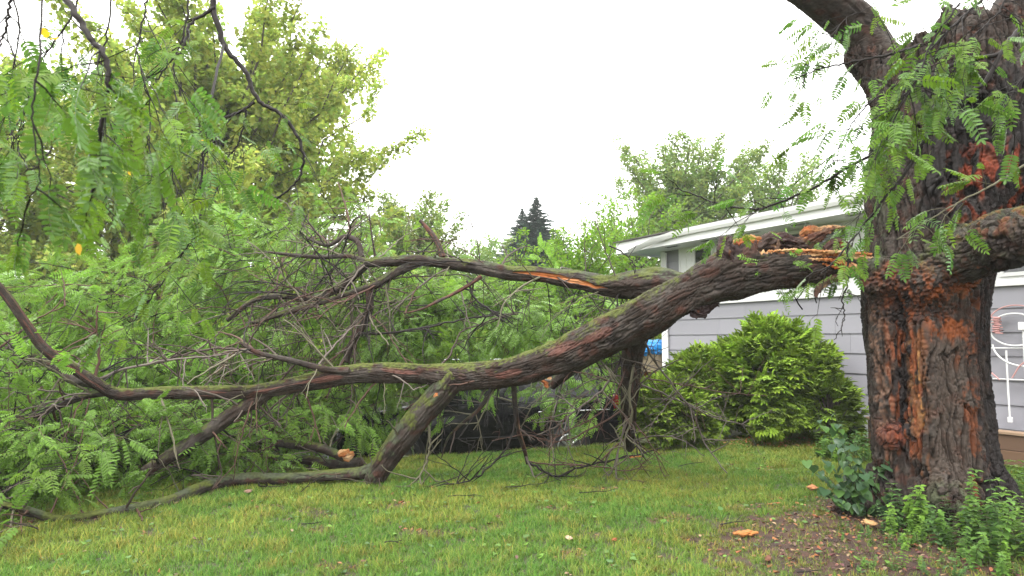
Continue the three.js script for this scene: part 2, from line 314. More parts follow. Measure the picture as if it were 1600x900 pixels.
// ------------------------------------------------------------------ the standing locust tree
const TC = V(3.69, 0, -6.05);                                     // foot of the trunk
const TF = V(-TC.x, 0, -TC.z).normalize(), TR = V(TF.z, 0, -TF.x); // its side towards the lawn, and along it
const standing = thing('locust_tree', 'thick old locust trunk with torn reddish bark, still standing beside the grey house', 'tree', [TC.x, 0, TC.z]);
const local = p => p.clone().sub(TC);
const fromLocal = (a, y, f) => V(TR.x * a + TF.x * f, y, TR.z * a + TF.z * f);   // across, height, outwards -> trunk axes
function trunkGeometry() {
  const h = 0.0086, lo = [-0.85, -0.12, -0.85], hi = [1.35, 4.3, 1.15];
  const n = lo.map((l, k) => Math.ceil((hi[k] - l) / h)), sx = 1, sy = n[0], sz = n[0] * n[1], D = new Float32Array(n[0] * n[1] * n[2]);
  const prof = [[-0.2, 0.72], [0, 0.53], [0.12, 0.49], [0.3, 0.465], [0.7, 0.45], [1.3, 0.44], [1.9, 0.475], [2.3, 0.52], [2.8, 0.55], [3.2, 0.56], [3.7, 0.58], [4.4, 0.55]];
  const rad = y => { let k = 0; while (k < prof.length - 2 && y > prof[k + 1][0]) k++; const t = Math.min(1, Math.max(0, (y - prof[k][0]) / (prof[k + 1][0] - prof[k][0]))); return lerp(prof[k][1], prof[k + 1][1], t); };
  const smin = (a, b, k) => { const q = Math.max(0, Math.min(1, 0.5 + 0.5 * (b - a) / k)); return lerp(b, a, q) - k * q * (1 - q); };
  const cap = (x, y, z, A, B, ra, rb) => { const bx = B[0] - A[0], by = B[1] - A[1], bz = B[2] - A[2], px = x - A[0], py = y - A[1], pz = z - A[2], t = Math.max(0, Math.min(1, (px * bx + py * by + pz * bz) / (bx * bx + by * by + bz * bz))); return Math.hypot(px - bx * t, py - by * t, pz - bz * t) - lerp(ra, rb, t); };
  const mid = y => -0.05 * sstep(2.3, 1.6, y) + 0.02 * Math.sin(y * 1.3) + 0.11 * sstep(1.9, 2.7, y) + 0.16 * sstep(2.5, 3.9, y) + 0.02 * sstep(1.2, 0, y);
  const field = (x, y, z) => {
    const cx = x - mid(y), a = Math.atan2(z, cx), q = Math.hypot(cx, z), cs = Math.cos(a), sn = Math.sin(a);
    const root = sstep(0.75, 0, y);
    let r = rad(y) * (1 + 0.045 * n3(cs * 1.1, y * 0.55, sn * 1.1) + 0.05 * n3(cs * 2.1 + 5, y * 0.3, sn * 2.1) * (1 + root) + root * 0.13 * Math.max(0, n3(cs * 2.4 + 9, 0, sn * 2.4)));
    let d = (q - r) * 0.93;
    d = Math.max(d, y - 4.0 - 0.3 * x - 0.16 * n3(x * 3, 1, z * 3) - 0.08 * n3(x * 11, 1, z * 11));                                       // the broken top
    // ridge of callus beside the long wound, and its hollow
    d = smin(d, cap(x, y, z, [-0.37, 0.5, 0.3], [-0.34, 1.85, 0.33], 0.08, 0.09), 0.08);
    d = smin(d, cap(x, y, z, [-0.05, 0.5, 0.45], [-0.02, 1.6, 0.46], 0.06, 0.05), 0.1);
    const hollow = cap(x, y, z, [-0.215 + 0.02 * Math.sin(y * 7), 0.68, 0.4], [-0.2, 1.82, 0.42], 0.07, 0.055) + 0.025 * n3(x * 9, y * 4, z * 9);
    d = -smin(-d, hollow, 0.03);
    const dark = cap(x, y, z, [0.4, 0.4, 0.3], [0.43, 1.9, 0.33], 0.05, 0.07) + 0.03 * n3(x * 7, y * 3, z * 7);
    d = -smin(-d, dark, 0.04);
    const upper = cap(x, y, z, [0.25, 2.65, 0.56], [0.42, 3.3, 0.56], 0.11, 0.15) + 0.06 * n3(x * 6, y * 4, z * 6);
    d = -smin(-d, upper, 0.07);
    // burls and callus rings
    const b1 = Math.hypot(x + 0.34, y - 2.03, z - 0.4), ring = Math.hypot(Math.hypot(x + 0.36, y - 2.04) - 0.1, (z - 0.5) * 0.9) - 0.045;
    d = smin(d, b1 - 0.15, 0.09); d = smin(d, ring, 0.04);
    d = smin(d, Math.hypot(x + 0.3, y - 0.68, z - 0.37) - 0.1, 0.06);
    d = smin(d, Math.hypot(x + 0.13, y - 0.74, z - 0.43) - 0.06, 0.05);
    d = smin(d, Math.hypot(x + 0.02, y - 1.98, z - 0.47) - 0.16, 0.14);
    // the limb that leaves to the side, and the forks above
    d = smin(d, cap(x, y, z, [0.0, 2.1, 0.22], [0.52, 2.26, 0.72], 0.2, 0.2), 0.09);
    d = smin(d, cap(x, y, z, [0.52, 2.26, 0.72], [1.3, 2.34, 1.2], 0.2, 0.19), 0.05);
    d = smin(d, cap(x, y, z, [0.08, 3.6, 0.05], [-0.38, 4.14, 0.08], 0.24, 0.19), 0.22);
    d = smin(d, cap(x, y, z, [0.62, 3.0, -0.05], [0.98, 4.6, -0.2], 0.45, 0.36), 0.2);
    // roots
    d = smin(d, cap(x, y, z, [0.05, 0.25, 0.4], [0.16, -0.05, 0.78], 0.17, 0.1), 0.12);
    d = smin(d, cap(x, y, z, [-0.4, 0.2, 0.2], [-0.75, -0.08, 0.4], 0.15, 0.08), 0.14);
    d = smin(d, cap(x, y, z, [0.4, 0.25, 0.1], [0.66, -0.1, 0.25], 0.15, 0.08), 0.12);
    return d;
  };
  const bs = 7;
  for (let k = 0; k < n[2]; k += bs) for (let j = 0; j < n[1]; j += bs) for (let i = 0; i < n[0]; i += bs) {
    const c = field(lo[0] + (i + bs / 2) * h, lo[1] + (j + bs / 2) * h, lo[2] + (k + bs / 2) * h), far = Math.abs(c) > bs * h * 1.5;
    for (let kk = k; kk < Math.min(n[2], k + bs); kk++) for (let jj = j; jj < Math.min(n[1], j + bs); jj++) for (let ii = i; ii < Math.min(n[0], i + bs); ii++)
      D[ii + jj * sy + kk * sz] = far ? c : field(lo[0] + ii * h, lo[1] + jj * h, lo[2] + kk * h);
  }
  const id = new Int32Array(D.length).fill(-1), P = [], I = [];
  const at3 = (i, j, k) => D[i + j * sy + k * sz];
  for (let k = 0; k < n[2] - 1; k++) for (let j = 0; j < n[1] - 1; j++) for (let i = 0; i < n[0] - 1; i++) {
    const o = i + j * sy + k * sz, s0 = D[o] < 0; let same = true;
    for (let e = 1; e < 8 && same; e++) if ((D[o + (e & 1) * sx + (e >> 1 & 1) * sy + (e >> 2) * sz] < 0) !== s0) same = false;
    if (same) continue;
    let x = 0, y = 0, z = 0, m = 0;
    for (let a = 0; a < 8; a++) for (let ax = 1; ax < 8; ax <<= 1) {
      if (a & ax) continue; const b = a | ax, da = D[o + (a & 1) + (a >> 1 & 1) * sy + (a >> 2) * sz], db = D[o + (b & 1) + (b >> 1 & 1) * sy + (b >> 2) * sz];
      if ((da < 0) === (db < 0)) continue; const t = da / (da - db); m++;
      x += (a & 1) + (ax === 1 ? t : 0); y += (a >> 1 & 1) + (ax === 2 ? t : 0); z += (a >> 2) + (ax === 4 ? t : 0);
    }
    id[o] = P.length / 3; P.push(lo[0] + (i + x / m) * h, lo[1] + (j + y / m) * h, lo[2] + (k + z / m) * h);
  }
  for (let k = 1; k < n[2] - 1; k++) for (let j = 1; j < n[1] - 1; j++) for (let i = 1; i < n[0] - 1; i++) {
    const o = i + j * sy + k * sz, a = D[o] < 0;
    for (const [st, u, v] of [[sx, sy, sz], [sy, sz, sx], [sz, sx, sy]]) {
      const b = D[o + st] < 0; if (a === b) continue;
      const q = [id[o - u - v], id[o - v], id[o], id[o - u]]; if (q.some(e => e < 0)) continue;
      a ? I.push(q[0], q[1], q[2], q[0], q[2], q[3]) : I.push(q[2], q[1], q[0], q[3], q[2], q[0]);
    }
  }
  // bark: displace along the normal, colour by what the surface is made of, with shade painted into the hollow
  let g = new THREE.BufferGeometry(); g.setAttribute('position', new THREE.Float32BufferAttribute(P, 3)); g.setIndex(I); g.computeVertexNormals();
  const N = g.attributes.normal, C = [], W = [];
  const limbAx = V(0.84, 0.13, 0.53).normalize(), q = V();
  for (let v = 0; v < P.length / 3; v++) {
    const x = P[v * 3], y = P[v * 3 + 1], z = P[v * 3 + 2], nx = N.getX(v), ny = N.getY(v), nz = N.getZ(v);
    const onLimb = 1 - sstep(-0.06, 0.16, cap(x, y, z, [0.2, 2.16, 0.42], [1.3, 2.34, 1.2], 0.21, 0.2));
    const red = Math.max(0, 1 - Math.hypot((x + 0.12) / 0.42, (y - 1.9) / 0.33)) * (z > 0 ? 1 : 0);
    let hB = barkHeight(x, z, y + 0.05 * n3(x * 3, y * 3, z * 3), 0.05);
    if (onLimb > 0) { const s = x * limbAx.x + y * limbAx.y + z * limbAx.z; q.set(x, y, z).addScaledVector(limbAx, -s); hB = lerp(hB, barkHeight(q.x + q.z + 3, q.y, s * 1.6, 0.05), onLimb); }
    const lump = n3(x * 24, y * 24, z * 24), callus = sstep(0.05, 0.4, red + 0.25 * n3(x * 5, y * 5, z * 5));
    let d = lerp(0.075 * (hB - 0.66), 0.022 * lump + 0.012 * n3(x * 50, y * 50, z * 50), callus * (1 - onLimb)) + 0.004 * n3(x * 70, y * 50, z * 70);
    P[v * 3] += nx * d; P[v * 3 + 1] += ny * d; P[v * 3 + 2] += nz * d;
    const w = V(x, y, z), col = barkColor(w), fine = n3(x * 40, y * 22, z * 40), med = n3(x * 11, y * 5, z * 11), big = n3(x * 3.1, y * 1.7 + 3, z * 3.1);
    const put = (c, k) => { k = Math.max(0, Math.min(1, k)); for (let e = 0; e < 3; e++) col[e] = lerp(col[e], c[e] * (1 + 0.3 * fine), k); };
    const box = (a0, a1, y0, y1, s, ny2 = 0.12) => sstep(a0 - s, a0 + s, x + 0.06 * med) * (1 - sstep(a1 - s, a1 + s, x + 0.06 * med)) * sstep(y0 - ny2, y0 + ny2, y + 0.14 * med) * (1 - sstep(y1 - ny2, y1 + ny2, y + 0.14 * med)) * (z > -0.1 ? 1 : 0);
    const speck = sstep(-0.15, 0.45, med * 0.6 + fine * 0.5 + 0.15);
    put(BARK.lichen, box(-0.7, -0.3, 1.9, 3.6, 0.06) * 0.5 * sstep(0, 0.5, big + fine * 0.5 + 0.2));
    put([0.012, 0.011, 0.011], box(0.0, 0.8, 2.45, 3.7, 0.07) * 0.85);                     // charred, soaked wood above
    put([0.14, 0.027, 0.011], box(0.2, 0.85, 2.35, 3.1, 0.07) * sstep(0.1, 0.5, med + 0.5 * big) * 0.85);
    put([0.1, 0.032, 0.014], callus * 0.8 * speck);
    put([0.016, 0.011, 0.01], callus * sstep(0.1, 0.5, n3(x * 7 + 3, y * 7, z * 7)) * 0.9);
    put([0.15, 0.042, 0.012], box(-0.02, 0.44, 1.45, 2.0, 0.07) * sstep(0.08, 0.5, n3(x * 6, y * 4 + 7, z * 6) + 0.3 * fine) * 0.95);
    put([0.11, 0.036, 0.015], box(0.22, 0.34, 0.15, 1.7, 0.04) * sstep(-0.2, 0.45, med + fine * 0.4) * 0.8);   // rusty streak
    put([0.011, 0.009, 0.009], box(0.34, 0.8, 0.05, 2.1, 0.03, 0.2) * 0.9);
    put([0.011, 0.009, 0.009], box(-0.29, -0.13, 0.6, 1.85, 0.015) * 0.95);                      // hollow painted black, the shade of its depth put into the colour
    put([0.22, 0.105, 0.034], box(-0.15, -0.06, 0.75, 1.5, 0.015, 0.06) * sstep(-0.25, 0.2, med + 0.3 * fine + 0.1));  // bare yellow wood
    put([0.12, 0.048, 0.02], box(-0.15, 0.0, 0.45, 1.75, 0.02) * sstep(0.0, 0.4, med) * 0.85);
    put([0.02, 0.015, 0.014], box(-0.7, -0.08, 0.3, 2.0, 0.04) * 0.55 * sstep(-0.5, 0.2, med + 0.4 * big));
    put([0.14, 0.04, 0.015], box(-0.34, -0.08, 0.45, 1.95, 0.03) * sstep(0.05, 0.45, n3(x * 14, y * 3, z * 14)) * 0.8);
    put([0.06, 0.045, 0.036], box(-0.02, 0.22, 0.3, 1.5, 0.05) * 0.5);
    put([0.13, 0.075, 0.05], box(-0.42, -0.28, 0.5, 1.8, 0.03) * 0.65 * speck);
    put([0.02, 0.021, 0.017], box(-0.57, -0.42, 0.4, 1.9, 0.04) * 0.6 * speck);
    put([0.1, 0.022, 0.013], (1 - sstep(0.08, 0.13, Math.hypot(x + 0.3, y - 0.68, z - 0.37))) * 0.75);
    put([0.05, 0.06, 0.032], (1 - sstep(0.12, 0.3, Math.hypot(x - 0.1, y - 0.18, z - 0.66))) * sstep(-0.3, 0.4, med + fine * 0.4) * 0.8);
    put(BARK.lichen, onLimb * sstep(-0.2, 0.5, ny * 0.5 + med * 0.6 + 0.25 * fine) * 0.75);
    put(BARK.moss, onLimb * sstep(0.35, 0.7, ny * 0.55 + med * 0.4 + 0.3 * fine) * 0.7);
    C.push(...col);
  }
  g = new THREE.BufferGeometry(); g.setAttribute('position', new THREE.Float32BufferAttribute(P, 3)); g.setAttribute('color', new THREE.Float32BufferAttribute(C, 3)); g.setIndex(I); g.computeVertexNormals();
  g.rotateY(Math.atan2(TF.x, TF.z));
  return g;
}
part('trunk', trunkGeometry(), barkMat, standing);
const inTree = nodes => nodes.map(([p, r]) => [local(p), r]);
// limbs that carry on out of the picture
part('limb', limb(inTree([[TC.clone().add(fromLocal(-0.3, 4.05, 0.08)), 0.188], [at(1350, 56, 6.15), 0.188], [at(1296, 2, 6.05), 0.185], [at(1180, -95, 5.7), 0.17], [V(1.6, 5.6, -4.6), 0.15], [V(0.3, 6.0, -3.3), 0.12], [V(-0.9, 5.9, -2.3), 0.09], [V(-2.0, 5.6, -1.6), 0.06]]), { amp: 0.022, sp: 0.055, moss: 0.1, res: 0.013, lump: 0.08 }), barkMat, standing, { label: 'dark limb rising at a slant from the trunk' });
part('limb', limb(inTree([[TC.clone().add(fromLocal(0.87, 4.12, -0.14)), 0.36], [TC.clone().add(fromLocal(1.1, 5.2, -0.35)), 0.28], [TC.clone().add(fromLocal(1.3, 6.6, -0.2)), 0.18], [TC.clone().add(fromLocal(0.7, 8.2, 0.5)), 0.12]]), { amp: 0.02, sp: 0.06, res: 0.02 }), barkMat, standing);
part('limb', limb(inTree([[TC.clone().add(fromLocal(1.1, 2.315, 1.075)), 0.19], [TC.clone().add(fromLocal(1.7, 2.5, 1.45)), 0.18], [TC.clone().add(fromLocal(2.3, 3.0, 1.6)), 0.16], [TC.clone().add(fromLocal(2.6, 4.0, 1.8)), 0.12]]), { amp: 0.02, sp: 0.05, res: 0.018, moss: 0.3 }), barkMat, standing, { label: 'thick mossy limb leaving sideways from the trunk' });

// ------------------------------------------------------------------ the limb that broke off and fell
const fallen = thing('fallen_limb', 'huge broken tree limb fallen across the lawn with mossy bark and leafy branches', 'tree limb');
const WOOD = [[0.3, 0.14, 0.05], [0.26, 0.09, 0.024], [0.19, 0.05, 0.013], [0.42, 0.27, 0.14]];
const woodColor = (p, k = 0) => { const a = n3(p.x * 9, p.y * 30, p.z * 9), b = n3(p.x * 3, p.y * 8, p.z * 3 + k), c = n3(p.x * 40, p.y * 90, p.z * 40); const m = mix3(mix3(WOOD[1], WOOD[0], sstep(-0.4, 0.5, a)), b > 0 ? WOOD[2] : WOOD[3], Math.min(1, Math.abs(b) * 1.3)), v = 1 + 0.25 * c; return m.map(x => x * v); };
const MAIN = px([[1378, 414, 6.28, 0.06], [1345, 413, 6.26, 0.1], [1300, 416, 6.25, 0.138], [1250, 418, 6.25, 0.172], [1200, 421, 6.26, 0.186], [1140, 430, 6.29, 0.216], [1080, 455, 6.36, 0.185], [1020, 487, 6.45, 0.188], [960, 519, 6.6, 0.19], [900, 547, 6.75, 0.174], [840, 569, 6.9, 0.152], [780, 584, 7.0, 0.138], [720, 589, 7.08, 0.13], [660, 584, 7.1, 0.098], [600, 583, 7.1, 0.1], [540, 586, 7.05, 0.098], [470, 600, 7.0, 0.078], [400, 611, 6.9, 0.067], [330, 613, 6.8, 0.061], [250, 614, 6.7, 0.056], [180, 614, 6.6, 0.056], [150, 598, 6.5, 0.05], [110, 573, 6.4, 0.048], [70, 545, 6.3, 0.043], [40, 505, 6.2, 0.037], [0, 450, 6.1, 0.034], [-60, 390, 6.0, 0.026]]);
part('main_limb', limb(MAIN, {
  amp: 0.034, sp: 0.03, res: 0.0085, step: 0.0095, moss: 0.14, lump: 0.12, seed: 2,
  shape(e) {
    const mossy = sstep(1.7, 2.6, e.s);
    if (mossy > 0) { // the moss thickens away from the tear
      const m = e.q.y * 0.9 + 0.35 * n3(e.p.x * 5, e.p.y * 5, e.p.z * 5) + 0.3 * n3(e.p.x * 24, e.p.y * 24, e.p.z * 24) + (e.h - 0.5) * 0.55, k = sstep(0.68, 1.0, m) * mossy * 0.9, g = 0.85 + 0.4 * n3(e.p.x * 30, e.p.y * 30, e.p.z * 30 + 8);
      for (let i = 0; i < 3; i++) e.col[i] = lerp(e.col[i], BARK.moss[i] * g, k);
    }
    for (const [ks, kt, kr] of [[1.9, 1.2, 0.07], [2.7, 4.4, 0.06], [3.3, 0.6, 0.05], [4.1, 2.4, 0.05], [5.0, 5.2, 0.04], [5.9, 1.0, 0.035]]) { const dth = Math.atan2(Math.sin(e.th - kt), Math.cos(e.th - kt)) * e.r, dd = Math.hypot(e.s - ks, dth) / kr; if (dd < 1.6) e.p.addScaledVector(e.q, kr * 0.55 * Math.exp(-dd * dd * 2) * (1 - 0.5 * Math.exp(-dd * dd * 14))); } // knots
    const bare = sstep(0.3, 0.5, n3(e.s * 1.6 + 4, e.th * 1.2, 3)) * sstep(1.4, 3, e.s) * (1 - Math.abs(e.q.y));  // bark scraped off: red inner bark
    if (bare > 0.05) { const v = 1 + 0.3 * n3(e.p.x * 30, e.p.y * 60, e.p.z * 30); for (let i = 0; i < 3; i++) e.col[i] = lerp(e.col[i], [0.1, 0.042, 0.032][i] * v, bare * 0.8); }
    if (e.s > 1.0 && e.s < 1.5) { const k = Math.exp(-(((e.s - 1.24) / 0.075) ** 2)) * Math.max(0, e.q.y - 0.45) * 0.16; e.p.addScaledVector(e.q, k); } // lip of bark at the end of the tear
    if (e.s < 1.32) {
      const off = e.p.clone().sub(e.c), lip = sstep(1.14, 1.24, e.s), front = e.q.z;
      const cut = lerp(0.7, 1.6, lip) * e.r * (1 - 0.35 * sstep(0.4, 0, e.s)) + 0.03 * n3(e.s * 7, 3, front * 2) + 0.02 * n3(e.s * 26, 8, front * 5);
      if (off.y > cut) {
        const side = off.x * e.d.z - off.z * e.d.x, fib = 0.012 * n3(side * 70, e.s * 5, 1) + 0.02 * n3(side * 24, e.s * 3, 5);
        e.p.y = e.c.y + cut + fib - 0.35 * (off.y - cut); const w = woodColor(e.p); for (let i = 0; i < 3; i++) e.col[i] = w[i];
      }
      const ragged = sstep(0.34, 0.1, e.s + 0.1 * n3(e.th * 2.2, 0, 4) + 0.06 * n3(e.th * 7, 1, 4));
      if (ragged > 0) { const w = woodColor(e.p, 4); for (let i = 0; i < 3; i++) e.col[i] = lerp(e.col[i], w[i], ragged); e.p.addScaledVector(e.q, -0.05 * ragged * (0.5 + n3(e.th * 5, e.s * 3, 6))); }
    }
  },
}), barkMat, fallen);
const LIMBS = { // name: nodes [px, py, depth, radius], options
  leg: [[[712, 586, 7.08, 0.13], [690, 612, 7.08, 0.128], [660, 645, 7.1, 0.12], [632, 680, 7.12, 0.118], [605, 716, 7.15, 0.115], [590, 738, 7.18, 0.105], [580, 760, 7.2, 0.085]], { moss: 0.82, amp: 0.026, sp: 0.04, res: 0.0085 }],
  low: [[[600, 722, 7.2, 0.060], [570, 738, 7.22, 0.066], [520, 742, 7.25, 0.060], [450, 748, 7.2, 0.058], [385, 748, 7.1, 0.056], [330, 757, 6.85, 0.055], [262, 784, 6.3, 0.049], [200, 797, 6.0, 0.046], [140, 808, 5.78, 0.041], [92, 812, 5.7, 0.036], [45, 798, 5.6, 0.031], [-10, 786, 5.5, 0.024]], { moss: 0.92, amp: 0.012, sp: 0.025, res: 0.009 }],
  strut: [[[425, 612, 6.95, 0.055], [395, 628, 6.92, 0.068], [362, 648, 6.85, 0.07], [310, 685, 6.75, 0.068], [258, 718, 6.65, 0.06], [225, 738, 6.6, 0.05]], { moss: 0.35, amp: 0.014, sp: 0.03, res: 0.009 }],
  dead: [[[545, 580, 6.98, 0.04], [510, 577, 6.93, 0.034], [450, 562, 6.85, 0.027], [400, 550, 6.8, 0.022], [375, 535, 6.78, 0.016]], { moss: 0.1, amp: 0.007, sp: 0.02, res: 0.008 }],
  upper: [[[1080, 449, 6.55, 0.14], [1030, 443, 6.78, 0.145], [985, 444, 7.0, 0.132], [950, 447, 7.15, 0.112], [905, 438, 7.35, 0.093], [850, 430, 7.5, 0.081], [795, 426, 7.6, 0.076], [740, 417, 7.7, 0.076], [690, 410, 7.8, 0.064], [645, 407, 7.88, 0.062], [610, 409, 7.95, 0.056], [572, 411, 8.0, 0.049]], { moss: 0.55, lump: 0.16, amp: 0.018, sp: 0.038, res: 0.009, gash: true }],
  fork: [[[655, 409, 7.9, 0.055], [620, 425, 7.9, 0.05], [590, 443, 7.92, 0.047], [556, 455, 7.95, 0.034], [505, 472, 8.0, 0.027], [450, 488, 8.0, 0.026], [395, 505, 8.0, 0.02]], { moss: 0.62, amp: 0.013, sp: 0.03, res: 0.01 }],
  fork_b: [[[575, 411, 8.0, 0.046], [556, 428, 8.05, 0.046], [535, 447, 8.1, 0.045], [490, 466, 8.15, 0.04], [440, 463, 8.2, 0.034], [400, 468, 8.25, 0.03], [355, 500, 8.3, 0.028]], { moss: 0.6, amp: 0.012, sp: 0.03, res: 0.01 }],
  fork_c: [[[576, 449, 7.95, 0.044], [578, 480, 7.95, 0.044], [568, 508, 7.97, 0.04], [550, 535, 8.0, 0.036], [540, 565, 8.0, 0.04]], { moss: 0.3, amp: 0.012, sp: 0.03, res: 0.01 }],
  fork_d: [[[572, 408, 8.02, 0.032], [545, 400, 8.05, 0.03], [505, 402, 8.1, 0.026], [455, 398, 8.2, 0.02], [420, 394, 8.3, 0.013]], { moss: 0.2, amp: 0.006, sp: 0.02, res: 0.01 }],
  fork_e: [[[565, 402, 8.05, 0.034], [560, 380, 8.1, 0.03], [540, 370, 8.2, 0.03], [512, 383, 8.3, 0.024], [480, 372, 8.35, 0.016]], { moss: 0.2, amp: 0.006, sp: 0.02, res: 0.01 }],
  stub: [[[692, 402, 7.82, 0.035], [684, 380, 7.85, 0.03], [672, 362, 7.88, 0.028], [656, 344, 7.9, 0.018]], { amp: 0.007, sp: 0.02, res: 0.01, red: true }],
  thin: [[[586, 400, 8.0, 0.014], [582, 375, 8.0, 0.011], [578, 345, 8.0, 0.008], [575, 318, 8.0, 0.005]], { amp: 0.003, res: 0.01 }],
  back: [[[1020, 500, 6.75, 0.1], [985, 520, 7.05, 0.1], [955, 540, 7.25, 0.092], [915, 561, 7.5, 0.08], [880, 585, 7.7, 0.07], [862, 603, 7.8, 0.05]], { moss: 0.55, amp: 0.014, sp: 0.03, res: 0.01, endWood: true }],
  post: [[[1002, 505, 6.85, 0.115], [990, 545, 7.1, 0.105], [985, 590, 7.3, 0.1], [983, 630, 7.5, 0.085], [983, 665, 7.8, 0.07], [984, 700, 8.2, 0.05]], { moss: 0.15, amp: 0.016, sp: 0.035, res: 0.01 }],
  side: [[[752, 432, 7.6, 0.024], [725, 450, 7.55, 0.02], [690, 468, 7.5, 0.016], [655, 484, 7.45, 0.012], [630, 490, 7.4, 0.006]], { amp: 0.005, res: 0.009, red: true }],
  stick: [[[803, 600, 7.1, 0.026], [805, 635, 7.2, 0.026], [811, 675, 7.35, 0.024], [820, 705, 7.5, 0.022], [824, 724, 7.6, 0.018]], { amp: 0.006, res: 0.008, moss: 0.25, endWood: true }],
  pale: [[[776, 602, 7.1, 0.016], [748, 640, 7.2, 0.019], [722, 662, 7.25, 0.018], [700, 685, 7.3, 0.012], [690, 715, 7.3, 0.006]], { amp: 0.004, res: 0.008, moss: 0.7 }],
  log: [[[566, 722, 7.9, 0.05], [520, 726, 7.95, 0.055], [470, 718, 8.0, 0.05], [430, 735, 8.0, 0.04]], { amp: 0.01, res: 0.011, sp: 0.03, moss: 0.3 }],
  log_b: [[[540, 716, 7.6, 0.045], [500, 700, 7.7, 0.05], [450, 694, 7.8, 0.045], [400, 690, 7.9, 0.03]], { amp: 0.01, res: 0.011, sp: 0.03, moss: 0.6, endWood: true }],
  left: [[[172, 610, 6.6, 0.045], [130, 620, 6.5, 0.03], [80, 640, 6.4, 0.022], [20, 665, 6.3, 0.012]], { amp: 0.006, res: 0.01, moss: 0.7 }],
  left_b: [[[150, 600, 6.55, 0.045], [110, 590, 6.9, 0.05], [60, 560, 7.1, 0.042], [10, 556, 7.2, 0.03], [-40, 545, 7.3, 0.02]], { amp: 0.01, res: 0.01, moss: 0.2 }],
};
for (const [nm, [nodes, o]] of Object.entries(LIMBS)) {
  const shape = e => {
    if (o.gash && e.s > 0.9 && e.s < 2.05) { // a long splinter has been torn out of this side
      const k = (e.s - 0.9) / 1.15, width = 0.3 * Math.sin(Math.PI * k) ** 0.6, w = Math.abs(e.q.y * 0.95 + 0.08 + 0.1 * n3(e.s * 5, 2, 2) - 0.35 * (k - 0.5)) / width;
      if (w < 1 && e.q.z > 0) { const m = sstep(1, 0.7, w); e.p.addScaledVector(e.q, -0.018 * m); const c = woodColor(e.p, 2), r = [0.36, 0.11, 0.03]; for (let i = 0; i < 3; i++) e.col[i] = lerp(e.col[i], lerp(c[i], r[i], 0.6), m); }
    }
    if (o.red) { const k = sstep(-0.2, 0.4, n3(e.s * 8, e.th, 4)); for (let i = 0; i < 3; i++) e.col[i] = lerp(e.col[i], [0.13, 0.05, 0.033][i], 0.6 * k); }
    if (nm === 'stick') { const k = sstep(0.35, 0.45, e.t + 0.05 * n3(e.th * 3, e.s * 9, 1)) * sstep(-0.2, 0.3, Math.sin(e.th + e.s * 2)); const c = [0.26, 0.14, 0.08]; for (let i = 0; i < 3; i++) e.col[i] = lerp(e.col[i], c[i], k * 0.7); }
  };
  part('branch', limb(px(nodes), { seed: nodes.length + nodes[0][0] % 7, ...o, shape }), barkMat, fallen);
}
// torn wood at the butt: dark lumps of heartwood, upright shards, pale splinters, hanging strips
function shard(nodes, flat, dark, seed) { // nodes [px, py, depth, radius]; a jagged sliver flattened across the fibres
  return limb(px(nodes), { res: 0.008, amp: 0.0, lump: 0.35, seed, shape(e) {
    const f = 0.35 * e.r * n3(e.th * 1.6, e.s * 9, seed) + 0.012 * n3(e.p.x * 45, e.p.y * 45, e.p.z * 45);
    e.p.addScaledVector(e.q, f); e.p.z = e.c.z + (e.p.z - e.c.z) * flat;
    const w = woodColor(e.p, seed), k = dark * sstep(-0.75, -0.15, n3(e.p.x * 8, e.p.y * 8, e.p.z * 8 + seed) + (dark - 0.5)), v = 1 + 0.3 * n3(e.p.x * 40, e.p.y * 40, e.p.z * 40);
    for (let i = 0; i < 3; i++) e.col[i] = lerp(w[i], [0.022, 0.014, 0.015][i] * v, k);
  } });
}
